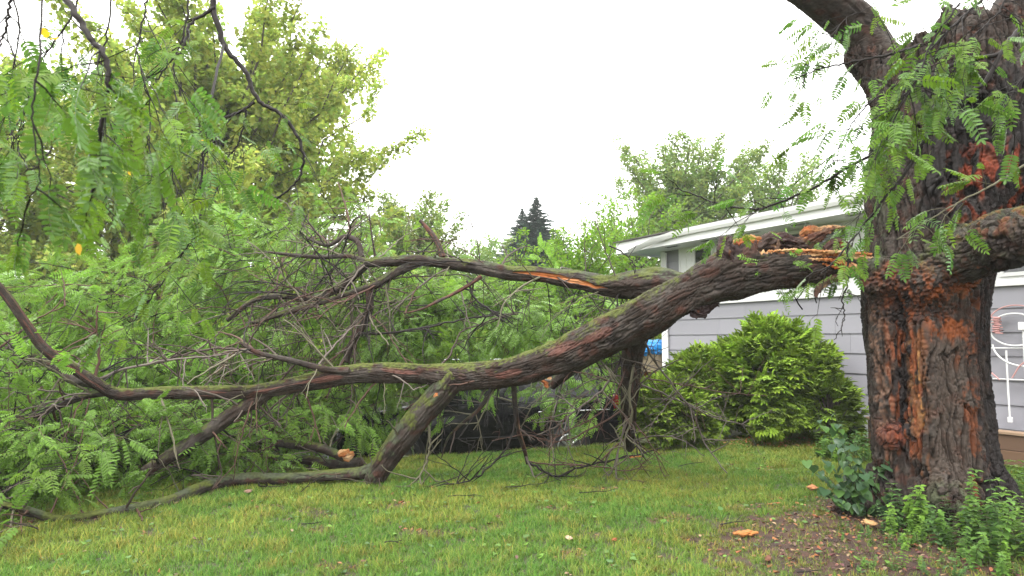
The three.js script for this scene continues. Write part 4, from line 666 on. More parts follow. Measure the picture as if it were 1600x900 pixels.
// ------------------------------------------------------------------ house: local x along the wall towards the viewer's right, z out of the wall
const HTURN = -Math.atan2(0.879, 0.477);
const house = thing('house', 'low house with grey board siding, white eaves and a bent white gutter', 'house', [3.17, 0, -14.36], HTURN);
{
  const grain = (() => { const w = 256, d = new Uint8Array(w * w * 4), r = rng(31); for (let j = 0; j < w; j++) for (let i = 0; i < w; i++) { const v = 128 + 60 * n3(i * 0.012, j * 0.25, 1) + 30 * (r() - 0.5), k = (j * w + i) * 4; d[k] = d[k + 1] = d[k + 2] = v; d[k + 3] = 255; } const t = new THREE.DataTexture(d, w, w); t.wrapS = t.wrapT = THREE.RepeatWrapping; t.magFilter = THREE.LinearFilter; t.needsUpdate = true; return t; })();
  const paints = [0.98, 1.0, 1.03].map(v => std([0.27 * v, 0.265 * v, 0.295 * v], 0.6, { bumpMap: grain, bumpScale: 0.0008 }));
  const white = std([0.78, 0.78, 0.78], 0.5), soft = std([0.7, 0.71, 0.72], 0.6), dark = std([0.03, 0.03, 0.035], 0.2), roofM = std([0.06, 0.055, 0.05], 0.9), conc = std([0.42, 0.42, 0.42], 0.85, { bumpMap: grain, bumpScale: 0.002 });
  const glass = phys([0.025, 0.028, 0.03], 0.08, { clearcoat: 1, clearcoatRoughness: 0.02 });
  const box = (name, x0, x1, y0, y1, z0, z1, m, parent = house, rad = 0.004) => { const g = new RoundedBoxGeometry(x1 - x0, y1 - y0, z1 - z0, 1, Math.min(rad, (x1 - x0) * 0.3, (y1 - y0) * 0.3, (z1 - z0) * 0.3)); g.translate((x0 + x1) / 2, (y0 + y1) / 2, (z0 + z1) / 2); return part(name, g, m, parent); };
  box('wall', 0.01, 11, -0.3, 3.4, -7, -0.02, paints[0]);
  box('foundation', 0.02, 11, -0.4, 0.36, -0.019, 0.012, conc);
  // lap boards, each leaning out at its foot
  const board = (x0, x1, y0, y1, m) => { const s = new THREE.Shape([new THREE.Vector2(0, 0), new THREE.Vector2(0.03, 0), new THREE.Vector2(0.03, 0.012), new THREE.Vector2(0.012, y1 - y0), new THREE.Vector2(0, y1 - y0)]); const g = new THREE.ExtrudeGeometry(s, { depth: x1 - x0, bevelEnabled: false }); g.rotateY(-Math.PI / 2); g.translate(x1, y0, -0.015); return part('siding_board', g, m, house); };
  const r = rng(61), H = 0.305, W0 = 0.55, PANEL = 2.2;
  for (let k = 0, y = 0.37; y < 3.3; k++, y += H) {
    let x = 0.1; const top = y + H * 0.985, end = y + 0.01 > PANEL ? W0 : 11, last = Math.min(top, y < PANEL && y + H > PANEL ? PANEL + 0.02 : 3.36);
    while (x < end - 0.05) { const x1 = Math.min(end, x + 2.4 + 1.2 * r() - (x < 0.2 ? r() * 1.5 : 0)); board(x, x1 - 0.004, y, last, paints[Math.floor(r() * 3)]); x = x1; }
  }
  box('corner_trim', 0, 0.1, 0.3, 3.36, -0.05, 0.035, white);
  // white window band
  const band = box('window_band', W0, 11, PANEL, 3.36, -0.02, 0.022, white);
  for (const x of [W0, 0.72, 0.88]) box('batten', x + 0.005, x + 0.05, PANEL + 0.01, 3.35, 0.022, 0.036, white);
  box('band_sill', W0 - 0.01, 11, PANEL - 0.03, PANEL + 0.03, 0.024, 0.06, white);
  for (const [x0, x1] of [[0.98, 1.52], [1.58, 2.1], [3.0, 3.6], [3.66, 4.26], [5.6, 6.4], [6.46, 7.3]]) {
    const w = box('window', x0 + 0.05, x1 - 0.05, PANEL + 0.14, 3.26, 0.018, 0.03, glass);
    for (const [a, b, c, d] of [[x0, x0 + 0.05, PANEL + 0.09, 3.31], [x1 - 0.05, x1, PANEL + 0.09, 3.31], [x0 + 0.05, x1 - 0.05, 3.26, 3.31], [x0 + 0.05, x1 - 0.05, PANEL + 0.09, PANEL + 0.14]]) box('frame', a, b, c, d, 0.02, 0.055, white, w);
  }
  // eaves: soffit, fascia, roof, gutter
  box('soffit', -0.5, 11, 3.34, 3.365, -6.9, 0.78, soft);
  for (let k = 0; k < 10; k++) box('soffit_vent', 0.6 + k, 0.95 + k, 3.335, 3.3395, 0.34, 0.44, dark, house, 0.001);
  box('fascia', -0.52, 11, 3.30, 3.53, 0.78, 0.805, white);
  box('end_fascia', -0.525, -0.5, 3.30, 3.53, -6.9, 0.779, white);
  { const s = new THREE.Shape([[0.86, 3.535], [0.86, 3.56], [-3.1, 4.3], [-7.0, 3.56], [-7.0, 3.535], [-3.1, 4.26]].map(p => new THREE.Vector2(...p))); const g = new THREE.ExtrudeGeometry(s, { depth: 11.6, bevelEnabled: false }); g.rotateY(-Math.PI / 2); g.translate(11.05, 0, 0); part('roof', g, roofM, house); }
  { // box gutter: hangs on the fascia, torn loose and bent down at its free end
    const prof = [[0, 0.11], [0, 0], [0.06, 0], [0.085, 0.05], [0.1, 0.11], [0.094, 0.11], [0.08, 0.052], [0.057, 0.006], [0.006, 0.006], [0.006, 0.11]];
    const P = [], I = [], path = [[0.05, 3.27, 0.82, 0.5], [0.35, 3.31, 0.83, 0.45], [0.8, 3.38, 0.83, 0.3], [1.3, 3.42, 0.815, 0.1], [1.8, 3.43, 0.808, 0], [4, 3.43, 0.808, 0], [7, 3.43, 0.808, 0], [11, 3.43, 0.808, 0]];
    path.forEach(([x, y, z, t], k) => { for (const [a, b] of prof) P.push(x, y + b * Math.cos(t) - a * Math.sin(t), z + a * Math.cos(t) + b * Math.sin(t)); if (k) for (let j = 0; j < prof.length; j++) { const n = prof.length, q = (j + 1) % n, A = (k - 1) * n, B = k * n; I.push(A + j, B + j, A + q, A + q, B + j, B + q); } });
    let g = new THREE.BufferGeometry(); g.setAttribute('position', new THREE.Float32BufferAttribute(P, 3)); g.setIndex(I); g = g.toNonIndexed(); g.computeVertexNormals();
    part('gutter', g, std([0.7, 0.7, 0.69], 0.4, { side: THREE.DoubleSide }), house, { label: 'white gutter torn loose and bent at one end' });
  }
  box('downpipe', 0.16, 0.22, 0.2, 3.3, 0.04, 0.09, white, house, 0.015);
}
{ // rope-light frame hung on the wall beside the trunk
  const d = thing('wire_frame_decoration', 'white wire frame with red and white tubing hung on the grey siding', 'decoration', [3.17, 0, -14.36], HTURN);
  const tube = (name, pts, r, m) => part(name, new THREE.TubeGeometry(new THREE.CatmullRomCurve3(pts.map(p => V(...p))), 40, r, 6), m, d);
  const w = std([0.72, 0.72, 0.72], 0.4), red = std([0.5, 0.27, 0.26], 0.5);
  const z = 0.075, x = 6.6;
  tube('cross_bar', [[x - 0.5, 1.385, z], [x + 0.2, 1.39, z], [x + 0.9, 1.38, z]], 0.011, w);
  tube('cross_bar', [[x - 0.5, 1.0, z + 0.01], [x + 0.2, 1.0, z + 0.01], [x + 0.9, 1.0, z + 0.01]], 0.009, w);
  tube('upright', [[x - 0.08, 1.36, z + 0.025], [x - 0.08, 0.9, z + 0.03], [x - 0.08, 0.52, z + 0.025]], 0.012, w);
  tube('upright', [[x + 0.12, 1.7, z + 0.025], [x + 0.12, 1.2, z + 0.03], [x + 0.12, 0.6, z + 0.025]], 0.012, w);
  const plug = new RoundedBoxGeometry(0.05, 0.07, 0.04, 1, 0.008); plug.translate(x - 0.08, 0.5, z + 0.02); part('plug', plug, w, d);
  const bx = new RoundedBoxGeometry(0.12, 0.1, 0.07, 1, 0.01); bx.translate(x + 0.14, 1.66, z + 0.03); part('control_box', bx, w, d);
  const arc = (cx, cy, rx, ry, a0, a1, dz) => Array.from({ length: 10 }, (_, k) => { const a = lerp(a0, a1, k / 9); return [cx + rx * Math.cos(a), cy + ry * Math.sin(a), z + dz]; });
  tube('white_tubing', arc(x + 0.02, 1.62, 0.28, 0.2, 0.6, 6.0, 0.02), 0.011, w);
  tube('white_tubing', arc(x + 0.12, 1.45, 0.35, 0.28, 3.2, 5.2, 0.035), 0.011, w);
  tube('red_tubing', arc(x + 0.05, 1.7, 0.3, 0.22, 0.2, 3.0, 0.05), 0.009, red);
  tube('red_tubing', Array.from({ length: 24 }, (_, k) => [x - 0.22 + 0.14 * (k % 2), 1.78 - k * 0.009, z + 0.06 + 0.01 * (k % 3)]), 0.008, red);
  tube('red_tubing', [[x - 0.45, 1.34, z + 0.05], [x - 0.3, 1.28, z + 0.05], [x - 0.28, 1.12, z + 0.05], [x - 0.16, 0.99, z + 0.05]], 0.009, red);
  tube('red_tubing', [[x - 0.02, 1.02, z + 0.05], [x + 0.1, 1.2, z + 0.05], [x + 0.3, 1.3, z + 0.05]], 0.009, red);
}
{ // timber bed edging at the foot of the wall
  const t = thing('timber_planter', 'weathered brown timber planter box at the foot of the grey wall', 'planter', [3.17, 0, -14.36], HTURN);
  const b = (name, x0, x1, y0, y1, z0, z1, c) => { const g = new RoundedBoxGeometry(x1 - x0, y1 - y0, z1 - z0, 1, 0.008); g.translate((x0 + x1) / 2, (y0 + y1) / 2, (z0 + z1) / 2); part(name, g, std(c, 0.85), t); };
  b('front_board', 5.0, 9.5, 0.02, 0.2, 0.62, 0.67, [0.15, 0.085, 0.05]); b('front_board', 5.0, 9.5, 0.203, 0.38, 0.62, 0.668, [0.13, 0.075, 0.047]);
  b('end_board', 5.0, 5.05, 0.02, 0.38, 0.05, 0.617, [0.15, 0.085, 0.05]); b('rim_board', 4.98, 9.52, 0.383, 0.42, 0.52, 0.69, [0.3, 0.2, 0.13]);
  b('soil_fill', 5.06, 9.45, 0.0, 0.34, 0.06, 0.612, [0.06, 0.04, 0.03]);
}
{ // bright things beside the house corner
  const p = at(1021, 545, 15.3), o = thing('blue_plastic_sheet', 'crumpled bright blue plastic sheet beside the white house corner', 'plastic sheet', [p.x, groundY(p.x, p.z), p.z]);
  const g = new THREE.SphereGeometry(1, 48, 32); const q = g.attributes.position; for (let i = 0; i < q.count; i++) { const x = q.getX(i), y = q.getY(i), z = q.getZ(i), k = 1 + 0.14 * n3(x * 2.5, y * 2.5, z * 2.5) + 0.06 * n3(x * 7, y * 7, z * 7); q.setXYZ(i, x * k * 0.5, p.y - o.position.y + y * k * 0.2, z * k * 0.35); } g.computeVertexNormals();
  part('sheet', g, phys([0.02, 0.28, 0.72], 0.35, { side: THREE.DoubleSide }), o);
  const s = new THREE.CylinderGeometry(0.3, 0.34, 0.4, 10); s.translate(0, p.y - o.position.y - 0.3, 0); part('pile', s, std([0.2, 0.16, 0.1], 0.9), o);
  const c = at(1014, 574, 15.6), y0 = groundY(c.x, c.z), bin = thing('orange_bin', 'orange plastic bin below the blue sheet', 'bin', [c.x, y0, c.z]), h = c.y - y0 + 0.1;
  const l = new THREE.LatheGeometry([[0.001, 0], [0.26, 0], [0.3, h * 0.9], [0.33, h * 0.92], [0.33, h], [0.28, h], [0.26, h - 0.1], [0.001, h - 0.12]].map(v => new THREE.Vector2(v[0] * 0.7, v[1])), 24); part('tub', l, std([0.42, 0.15, 0.04], 0.6), bin);
  const hd = new THREE.TorusGeometry(0.06, 0.012, 6, 12, Math.PI); hd.rotateY(0.4); hd.translate(0, h * 0.7, 0.21); part('handle', hd, std([0.5, 0.16, 0.03], 0.5), bin);
}

// ------------------------------------------------------------------ the parked car behind the limb
{
  const car = thing('minivan', 'black minivan with alloy wheels parked behind the fallen limb', 'car', [CARPOS.x, CARPOS.y, CARPOS.z], CARTURN);
  const paint = phys([0.003, 0.003, 0.004], 0.22, { specularIntensity: 0.45, clearcoat: 0.3, clearcoatRoughness: 0.04 }), glass = phys([0.008, 0.009, 0.01], 0.05, { specularIntensity: 0.45 }), rubber = std([0.012, 0.012, 0.012], 0.8), alloy = std([0.55, 0.56, 0.57], 0.28, { metalness: 0.9 }), chrome = std([0.6, 0.6, 0.62], 0.12, { metalness: 1 }), black = std([0.01, 0.01, 0.01], 0.6), lampR = phys([0.12, 0.005, 0.006], 0.15, { clearcoat: 1 });
  // sections along the length: [x, half width, sill y, belt y, belt half width, roof y, roof half width]
  const S = [[-2.48, 0.55, 0.42, 0.7, 0.5, 0.72, 0.48], [-2.4, 0.8, 0.28, 0.82, 0.74, 0.86, 0.66], [-2.1, 0.93, 0.22, 0.95, 0.86, 1.0, 0.74], [-1.6, 0.98, 0.2, 1.02, 0.92, 1.1, 0.76], [-1.2, 0.99, 0.2, 1.05, 0.94, 1.2, 0.74], [-0.7, 0.99, 0.2, 1.06, 0.95, 1.52, 0.7], [-0.3, 0.99, 0.2, 1.07, 0.95, 1.69, 0.71], [0.5, 0.99, 0.2, 1.08, 0.95, 1.75, 0.73], [1.3, 0.99, 0.2, 1.09, 0.95, 1.74, 0.73], [1.9, 0.98, 0.22, 1.1, 0.93, 1.7, 0.7], [2.28, 0.95, 0.28, 1.1, 0.9, 1.62, 0.66], [2.46, 0.9, 0.36, 1.08, 0.84, 1.3, 0.66], [2.52, 0.82, 0.42, 0.98, 0.76, 1.05, 0.62]];
  const ring = s => { const [x, w, y0, yb, wb, yr, wr] = s, h = []; h.push([0, y0 - 0.02], [w * 0.8, y0 - 0.02], [w * 0.96, y0 + 0.06], [w, lerp(y0, yb, 0.45)], [w * 0.985, lerp(y0, yb, 0.75)], [wb, yb], [lerp(wb, wr, 0.5) + 0.01, lerp(yb, yr, 0.5)], [wr + 0.01, yr - 0.08], [wr - 0.08, yr - 0.015], [0, yr + 0.02]); return [...h.map(([z, y]) => [x, y, z]), ...h.slice(1, -1).reverse().map(([z, y]) => [x, y, -z])]; };
  const loft = (ss, xs) => { // smooth in between
    const P = [], I = [], C = k => ss.map(s => V(s[0], s[k], 0)), curves = [1, 2, 3, 4, 5, 6].map(k => new THREE.CatmullRomCurve3(C(k))); let n = 0;
    for (let i = 0; i <= xs; i++) { const t = i / xs, q = curves.map(c => c.getPoint(t)), R = ring([q[0].x, ...q.map(v => v.y)]); n = R.length; for (const v of R) P.push(...v); if (i) for (let j = 0; j < n; j++) { const a = (i - 1) * n, b = i * n, e = (j + 1) % n; I.push(a + j, b + j, a + e, a + e, b + j, b + e); } }
    const e0 = P.length / 3; P.push(ss[0][0], 0.6, 0); const e1 = P.length / 3; P.push(ss.at(-1)[0], 0.7, 0); for (let j = 0; j < n; j++) { const e = (j + 1) % n; I.push(e0, j, e); I.push(e1, xs * n + e, xs * n + j); }
    const g = new THREE.BufferGeometry(); g.setAttribute('position', new THREE.Float32BufferAttribute(P, 3)); g.setIndex(I); g.computeVertexNormals(); return g;
  };
  part('body', loft(S, 90), paint, car);
  const WB = [-1.46, 1.42];
  const box = (name, x, y, z, a, b, c, m, parent = car, r = 0.01) => { const g = new RoundedBoxGeometry(a, b, c, 2, Math.min(r, a / 3, b / 3, c / 3)); g.translate(x, y, z); return part(name, g, m, parent); };
  for (const sd of [1, -1]) {
    // side windows on the lean of the cabin side
    const pane = (x0, x1, x2, x3) => { const yb = 1.11, yt = 1.6, zb = 0.945, zt = 0.745, o = 0.012, g = new THREE.BufferGeometry(), q = [[x0, yb, zb + o], [x1, yb, zb + o], [x2, yt, zt + o], [x3, yt, zt + o], [x0, yb, zb - 0.03], [x1, yb, zb - 0.03], [x2, yt, zt - 0.03], [x3, yt, zt - 0.03]].map(([x, y, z]) => [x, y, z * sd]); g.setAttribute('position', new THREE.Float32BufferAttribute(q.flat(), 3)); g.setIndex([0, 1, 2, 0, 2, 3, 4, 6, 5, 4, 7, 6, 0, 4, 5, 0, 5, 1, 3, 2, 6, 3, 6, 7, 0, 3, 7, 0, 7, 4, 1, 5, 6, 1, 6, 2]); const ng = g.toNonIndexed(); ng.computeVertexNormals(); part('side_window', ng, glass, car); };
    pane(-0.72, 0.22, 0.18, -0.28); pane(0.28, 1.2, 1.16, 0.26); pane(1.27, 2.12, 1.86, 1.24);
    for (const x of WB) {
      const arch = new THREE.TorusGeometry(0.385, 0.03, 8, 28, Math.PI * 1.1); arch.rotateZ(-0.16); arch.translate(x, 0.34, 0.975 * sd); part('wheel_arch', arch, black, car);
      const well = new THREE.CylinderGeometry(0.385, 0.385, 0.06, 28); well.rotateX(Math.PI / 2); well.translate(x, 0.34, 0.965 * sd); part('wheel_well', well, black, car);
      const wheel = new THREE.Group(); wheel.name = 'wheel'; wheel.position.set(x, 0.335, 0.9 * sd); car.add(wheel);
      const ty = new THREE.TorusGeometry(0.27, 0.068, 14, 40); ty.scale(1, 1, 1.5); ty.translate(0, 0, 0.06 * sd); part('tyre', ty, rubber, wheel);
      const rim = new THREE.TorusGeometry(0.212, 0.013, 8, 40); rim.translate(0, 0, 0.145 * sd); part('rim', rim, alloy, wheel);
      const disc = new THREE.CylinderGeometry(0.2, 0.2, 0.02, 32); disc.rotateX(Math.PI / 2); disc.translate(0, 0, 0.09 * sd); part('brake_disc', disc, std([0.12, 0.12, 0.12], 0.5, { metalness: 0.6 }), wheel);
      for (let k = 0; k < 7; k++) { const sp = new RoundedBoxGeometry(0.034, 0.185, 0.03, 1, 0.008); sp.translate(0, 0.115, 0); sp.rotateZ(k / 7 * Math.PI * 2); sp.translate(0, 0, 0.13 * sd); part('spoke', sp, alloy, wheel); }
      const hub = new THREE.CylinderGeometry(0.035, 0.04, 0.04, 16); hub.rotateX(Math.PI / 2); hub.translate(0, 0, 0.14 * sd); part('hub_cap', hub, chrome, wheel);
    }
    box('sliding_rail', 1.55, 0.93, 0.972 * sd, 1.35, 0.024, 0.03, chrome);
    box('side_moulding', 0.1, 0.55, 1.0 * sd, 2.3, 0.022, 0.02, paint);
    box('belt_trim', 0.7, 1.085, 0.958 * sd, 2.9, 0.016, 0.016, black);
    box('sill', 0, 0.22, 0.93 * sd, 2.1, 0.09, 0.08, black);
    for (const x of [0.02, 0.45]) box('door_handle', x, 0.9, 0.985 * sd, 0.16, 0.035, 0.04, paint);
    for (const x of [-0.78, 0.25, 1.25]) box('door_gap', x, 0.72, 0.982 * sd, 0.008, 0.75, 0.02, black, car, 0.002);
    box('mirror', -0.78, 1.13, 1.05 * sd, 0.12, 0.15, 0.2, paint, car, 0.04);
    box('taillight', 2.38, 1.05, 0.87 * sd, 0.12, 0.26, 0.1, lampR, car, 0.03);
    const hl = new THREE.SphereGeometry(1, 20, 12); hl.scale(0.2, 0.09, 0.14); hl.translate(-2.22, 0.74, 0.72 * sd); part('headlight', hl, phys([0.6, 0.62, 0.65], 0.1, { clearcoat: 1 }), car);
    box('roof_rail', 0.6, 1.775, 0.62 * sd, 2.0, 0.03, 0.035, chrome);
  }
  const ws = new THREE.PlaneGeometry(1.32, 0.78); ws.rotateY(-Math.PI / 2); ws.rotateZ(-0.92); ws.translate(-0.83, 1.41, 0); part('windscreen', ws, glass, car);
  const rw = new RoundedBoxGeometry(0.03, 0.4, 1.2, 1, 0.01); rw.rotateZ(0.42); rw.translate(2.39, 1.38, 0); part('rear_window', rw, glass, car);
  box('front_bumper', -2.42, 0.42, 0, 0.2, 0.22, 1.5, paint, car, 0.06); box('rear_bumper', 2.44, 0.45, 0, 0.22, 0.24, 1.66, paint, car, 0.06);
  box('licence_plate', 2.56, 0.8, 0, 0.01, 0.15, 0.31, std([0.6, 0.6, 0.6], 0.5), car, 0.003);
}

// ------------------------------------------------------------------ trees and shrubs behind
function lobed(b, o, d, up, size, col) { // a maple leaf: five lobes in a fan
  const sx = V().crossVectors(d, up).normalize(), pts = [[0, 0], [0.42, 0.12], [0.3, 0.4], [0.5, 0.62], [0.2, 0.7], [0, 1], [-0.2, 0.7], [-0.5, 0.62], [-0.3, 0.4], [-0.42, 0.12]];
  const v = pts.map(([x, y]) => { const p = o.clone().addScaledVector(sx, x * size).addScaledVector(d, y * size).addScaledVector(up, -0.12 * size * y * y + 0.1 * Math.abs(x) * size); return b.v(p.x, p.y, p.z, col); });
  for (let k = 1; k < 9; k++) b.f(v[0], v[k], v[k + 1]);
}
function oval(b, o, d, up, size, col, wide = 0.55) {
  const sx = V().crossVectors(d, up).normalize(), pts = [[0, 0], [0.5, 0.35], [0.42, 0.65], [0, 1], [-0.42, 0.65], [-0.5, 0.35]];
  const v = pts.map(([x, y]) => { const p = o.clone().addScaledVector(sx, x * size * wide).addScaledVector(d, y * size).addScaledVector(up, -0.15 * size * y * y + 0.15 * Math.abs(x) * size); return b.v(p.x, p.y, p.z, col); });
  for (let k = 1; k < 5; k++) b.f(v[0], v[k], v[k + 1]);
}
function clump(seed, n, size, radius, base, shape = lobed) { // leaves along a few short twigs
  const r = rng(seed), b = new Builder();
  for (let k = 0; k < n; k++) {
    const o = V(r() - 0.5, (r() - 0.5) * 0.7, r() - 0.5).normalize().multiplyScalar(radius * Math.cbrt(r())), d = V(r() - 0.5, (r() - 0.75) * 0.9, r() - 0.5).normalize(), up = V((r() - 0.5) * 1.1, 1, (r() - 0.5) * 1.1); up.addScaledVector(d, -up.dot(d)).normalize();
    const v = 0.75 + 0.5 * r(), w = r(); shape(b, o, d, up, size * (0.7 + 0.6 * r()), [base[0] * v * (0.85 + 0.4 * w), base[1] * v, base[2] * v * (0.8 + 0.4 * r())]);
  }
  return b.geo();
}
const trunkMat = std([0.075, 0.06, 0.05], 0.9);
const CL = { maple: [1, 2, 3].map(k => clump(700 + k, 34, 0.15, 0.34, [0.27, 0.38, 0.07])), broad: [1, 2, 3].map(k => clump(720 + k, 38, 0.14, 0.36, [0.17, 0.27, 0.06])), bright: [1, 2, 3].map(k => clump(740 + k, 26, 0.14, 0.3, [0.14, 0.27, 0.022], oval)), shrub: [1, 2, 3].map(k => clump(760 + k, 34, 0.09, 0.22, [0.165, 0.29, 0.036], oval)) };
// shoots rise through the crown and carry leaf clumps that thin out towards their tips
function leafyTree(name, label, group, o) {
  const r = rng(o.seed), p0 = V(o.x, groundY(o.x, o.z) - 0.05, o.z), t = thing(name, label, 'tree', [p0.x, p0.y, p0.z], 0, group), wood = new Builder(), sets = o.kind.map(() => []), cols = o.kind.map(() => []);
  const H = o.h, bole = o.bole ?? 0.22, tr = o.tr ?? H * 0.018, spine = []; for (let k = 0; k <= 10; k++) spine.push(V(0.15 * Math.sin(k * 0.7 + o.seed), H * 0.82 * k / 10, 0.15 * Math.cos(k * 0.9)));
  wood.tube(spine, tr, tr * 0.25, 9, [1, 1, 1]);
  const put = (q, s, v) => { const i = Math.floor(r() * sets.length), k = s * (0.75 + 0.5 * r()); sets[i].push(new THREE.Matrix4().compose(q, new THREE.Quaternion().setFromEuler(new THREE.Euler((r() - 0.5) * 0.8, r() * 6.283, (r() - 0.5) * 0.8)), V(k, k, k))); const c = v * (0.85 + 0.3 * r()); cols[i].push([c * (1 + 0.25 * (o.warm ?? 0) * r()), c, c]); };
  for (let s = 0; s < o.shoots; s++) {
    const u = (s + r()) / o.shoots, yb = H * lerp(bole, 0.72, u * 0.9 + 0.1 * r()), a = s * 2.39996 + r() * 0.6, el = lerp(o.low ?? 0.25, 1.25, Math.pow(u, 1.3)) + (r() - 0.5) * 0.35;
    const reach = o.rad * (0.72 + 0.4 * r()) * lerp(1, 0.72, u), start = V(0, yb, 0), dir = V(Math.cos(a) * Math.cos(el) * (o.wx ?? 1), Math.sin(el), Math.sin(a) * Math.cos(el)), len = Math.min(reach / Math.max(0.35, Math.cos(el)), (H * 1.02 - yb) / Math.max(0.15, Math.sin(el)));
    const pts = [start]; for (let k = 1; k <= 6; k++) { const f = k / 6; pts.push(start.clone().addScaledVector(dir, len * f).add(V((r() - 0.5) * 0.1 * len, 0.06 * len * f * f + (r() - 0.5) * 0.05 * len, (r() - 0.5) * 0.1 * len))); }
    wood.tube(pts, tr * 0.34, tr * 0.05, 5, [1, 1, 1]);
    const c = new THREE.CatmullRomCurve3(pts), n = Math.round(len * (o.dens ?? 6)), tone = 0.8 + 0.4 * r();
    for (let k = 0; k < n; k++) { const f = Math.pow((k + r()) / n, 0.8), w = 0.55 * (1.05 - f) * (o.fluff ?? 1) * Math.min(1.6, len * 0.45) + 0.08, q = c.getPoint(Math.min(1, f)); if (f < 0.28) continue; q.add(V((r() - 0.5) * 2 * w, (r() - 0.6) * 1.3 * w, (r() - 0.5) * 2 * w)); put(q, (o.size ?? 1) * lerp(1.1, 0.6, f), tone); }
  }
  part('trunk', wood.geo(), trunkMat, t);
  o.kind.forEach((g, i) => stuffCopies('crown', g, mapleMat, sets[i], cols[i], t));
  return t;
}
const on = (x, z) => (x - 800) / FOCAL * z;
leafyTree('maple_tree', 'tall pale green maple behind the fallen limb', null, { x: on(355, 19), z: -19, h: 10.1, rad: 5.6, shoots: 92, dens: 8, seed: 3, kind: CL.maple, warm: 0.5, bole: 0.18, size: 1.05 });
leafyTree('maple_tree', 'broad pale green maple rising beside the hanging leaves', null, { x: on(-60, 18), z: -18, h: 8.8, rad: 4.8, shoots: 60, dens: 6.5, seed: 5, kind: CL.maple, warm: 0.5, bole: 0.16 });
leafyTree('maple_tree', 'pale green maple standing between two taller maples', null, { x: on(180, 24), z: -24, h: 10.5, rad: 4.5, shoots: 50, dens: 6, seed: 6, kind: CL.maple, warm: 0.6, bole: 0.15 });
leafyTree('broadleaf_tree', 'small round green tree next to the pale maple', null, { x: on(655, 27), z: -27, h: 7.1, rad: 2.7, shoots: 44, dens: 7, seed: 8, kind: CL.broad, warm: 0.8, bole: 0.1 });
leafyTree('broadleaf_tree', 'low distant tree between the round tree and the spruce', null, { x: on(745, 34), z: -34, h: 6.3, rad: 2.6, shoots: 36, dens: 6, seed: 9, kind: CL.broad, bole: 0.1 });
leafyTree('broadleaf_tree', 'large round-topped tree behind the house roof', null, { x: on(1075, 28), z: -28, h: 9.3, rad: 3.6, shoots: 66, dens: 7.5, seed: 10, kind: CL.broad, warm: 0.5, bole: 0.12 });
leafyTree('broadleaf_tree', 'tree beyond the house roof beside the large round-topped tree', null, { x: on(1215, 30), z: -30, h: 9.2, rad: 2.9, shoots: 50, dens: 7, seed: 12, kind: CL.broad, warm: 0.4, bole: 0.12 });
leafyTree('broadleaf_tree', 'bright green young tree reaching over the fallen limb beside the eaves', null, { x: on(905, 16), z: -16, h: 4.4, rad: 1.5, shoots: 40, dens: 9, seed: 14, kind: CL.bright, bole: 0.08, size: 0.85, fluff: 0.7, low: 0.6 });
leafyTree('broadleaf_tree', 'slim bright green sapling in front of the dark spruce', null, { x: on(806, 15.5), z: -15.5, h: 3.9, rad: 0.9, shoots: 26, dens: 8, seed: 15, kind: CL.bright, bole: 0.1, size: 0.8, fluff: 0.6, low: 0.7 });
leafyTree('broadleaf_tree', 'leafy green tree growing close behind the white eaves', null, { x: on(985, 20), z: -20, h: 5.6, rad: 2.0, shoots: 36, dens: 7, seed: 16, kind: CL.bright, bole: 0.1, size: 0.95 });
{ // spruce: whorls of drooping boughs
  const z = 38, t = thing('spruce_tree', 'dark blue-green spruce tip rising in the gap between the trees', 'tree', [on(838, z), -0.1, -z]), r = rng(21), wood = new Builder(), H = 9.55, mats = [], cols = [];
  wood.tube([V(0, 0, 0), V(0, H * 0.5, 0), V(0, H, 0)], 0.17, 0.02, 8, [1, 1, 1]);
  const b = new Builder(); for (let k = 0; k < 60; k++) { const f = k / 60, d = V(0.5, 0.1 + 0.4 * r(), (k % 2 ? 1 : -1) * (0.6 + 0.3 * r())).normalize(), o = V(f, -0.12 * f, 0), up = V(r() - 0.5, 1, r() - 0.5); up.addScaledVector(d, -up.dot(d)).normalize(); oval(b, o, d, up, (0.3 - 0.16 * f), [0.04, 0.07, 0.055].map(c => c * (0.8 + 0.4 * r())), 0.3); }
  for (let y = 1.0; y < H; y += 0.14) { const n = 12, len = 0.12 + (H - y) * 0.62; for (let k = 0; k < n; k++) { const a = k / n * 6.283 + y * 7 + r() * 0.3, s = len * (0.75 + 0.4 * r()); mats.push(new THREE.Matrix4().compose(V(0, y, 0), new THREE.Quaternion().setFromEuler(new THREE.Euler(0, a, 0.35 - 0.5 * r())), V(s, Math.max(0.5, s * 0.8), Math.max(0.45, s * 0.7)))); const v = 0.85 + 0.35 * r(); cols.push([v, v, v]); } }
  part('trunk', wood.geo(), trunkMat, t); stuffCopies('crown', b.geo(), thujaMat, mats, cols, t);
  const t2 = thing('spruce_tree', 'shorter spruce tip close beside the taller spruce', 'tree', [on(816, z), -0.1, -z - 0.6]); const s = 0.945;
  part('trunk', t.children[0].geometry, trunkMat, t2); stuffCopies('crown', t.children[1].geometry, thujaMat, mats, cols, t2); t2.scale.set(0.75, s, 0.75);
}
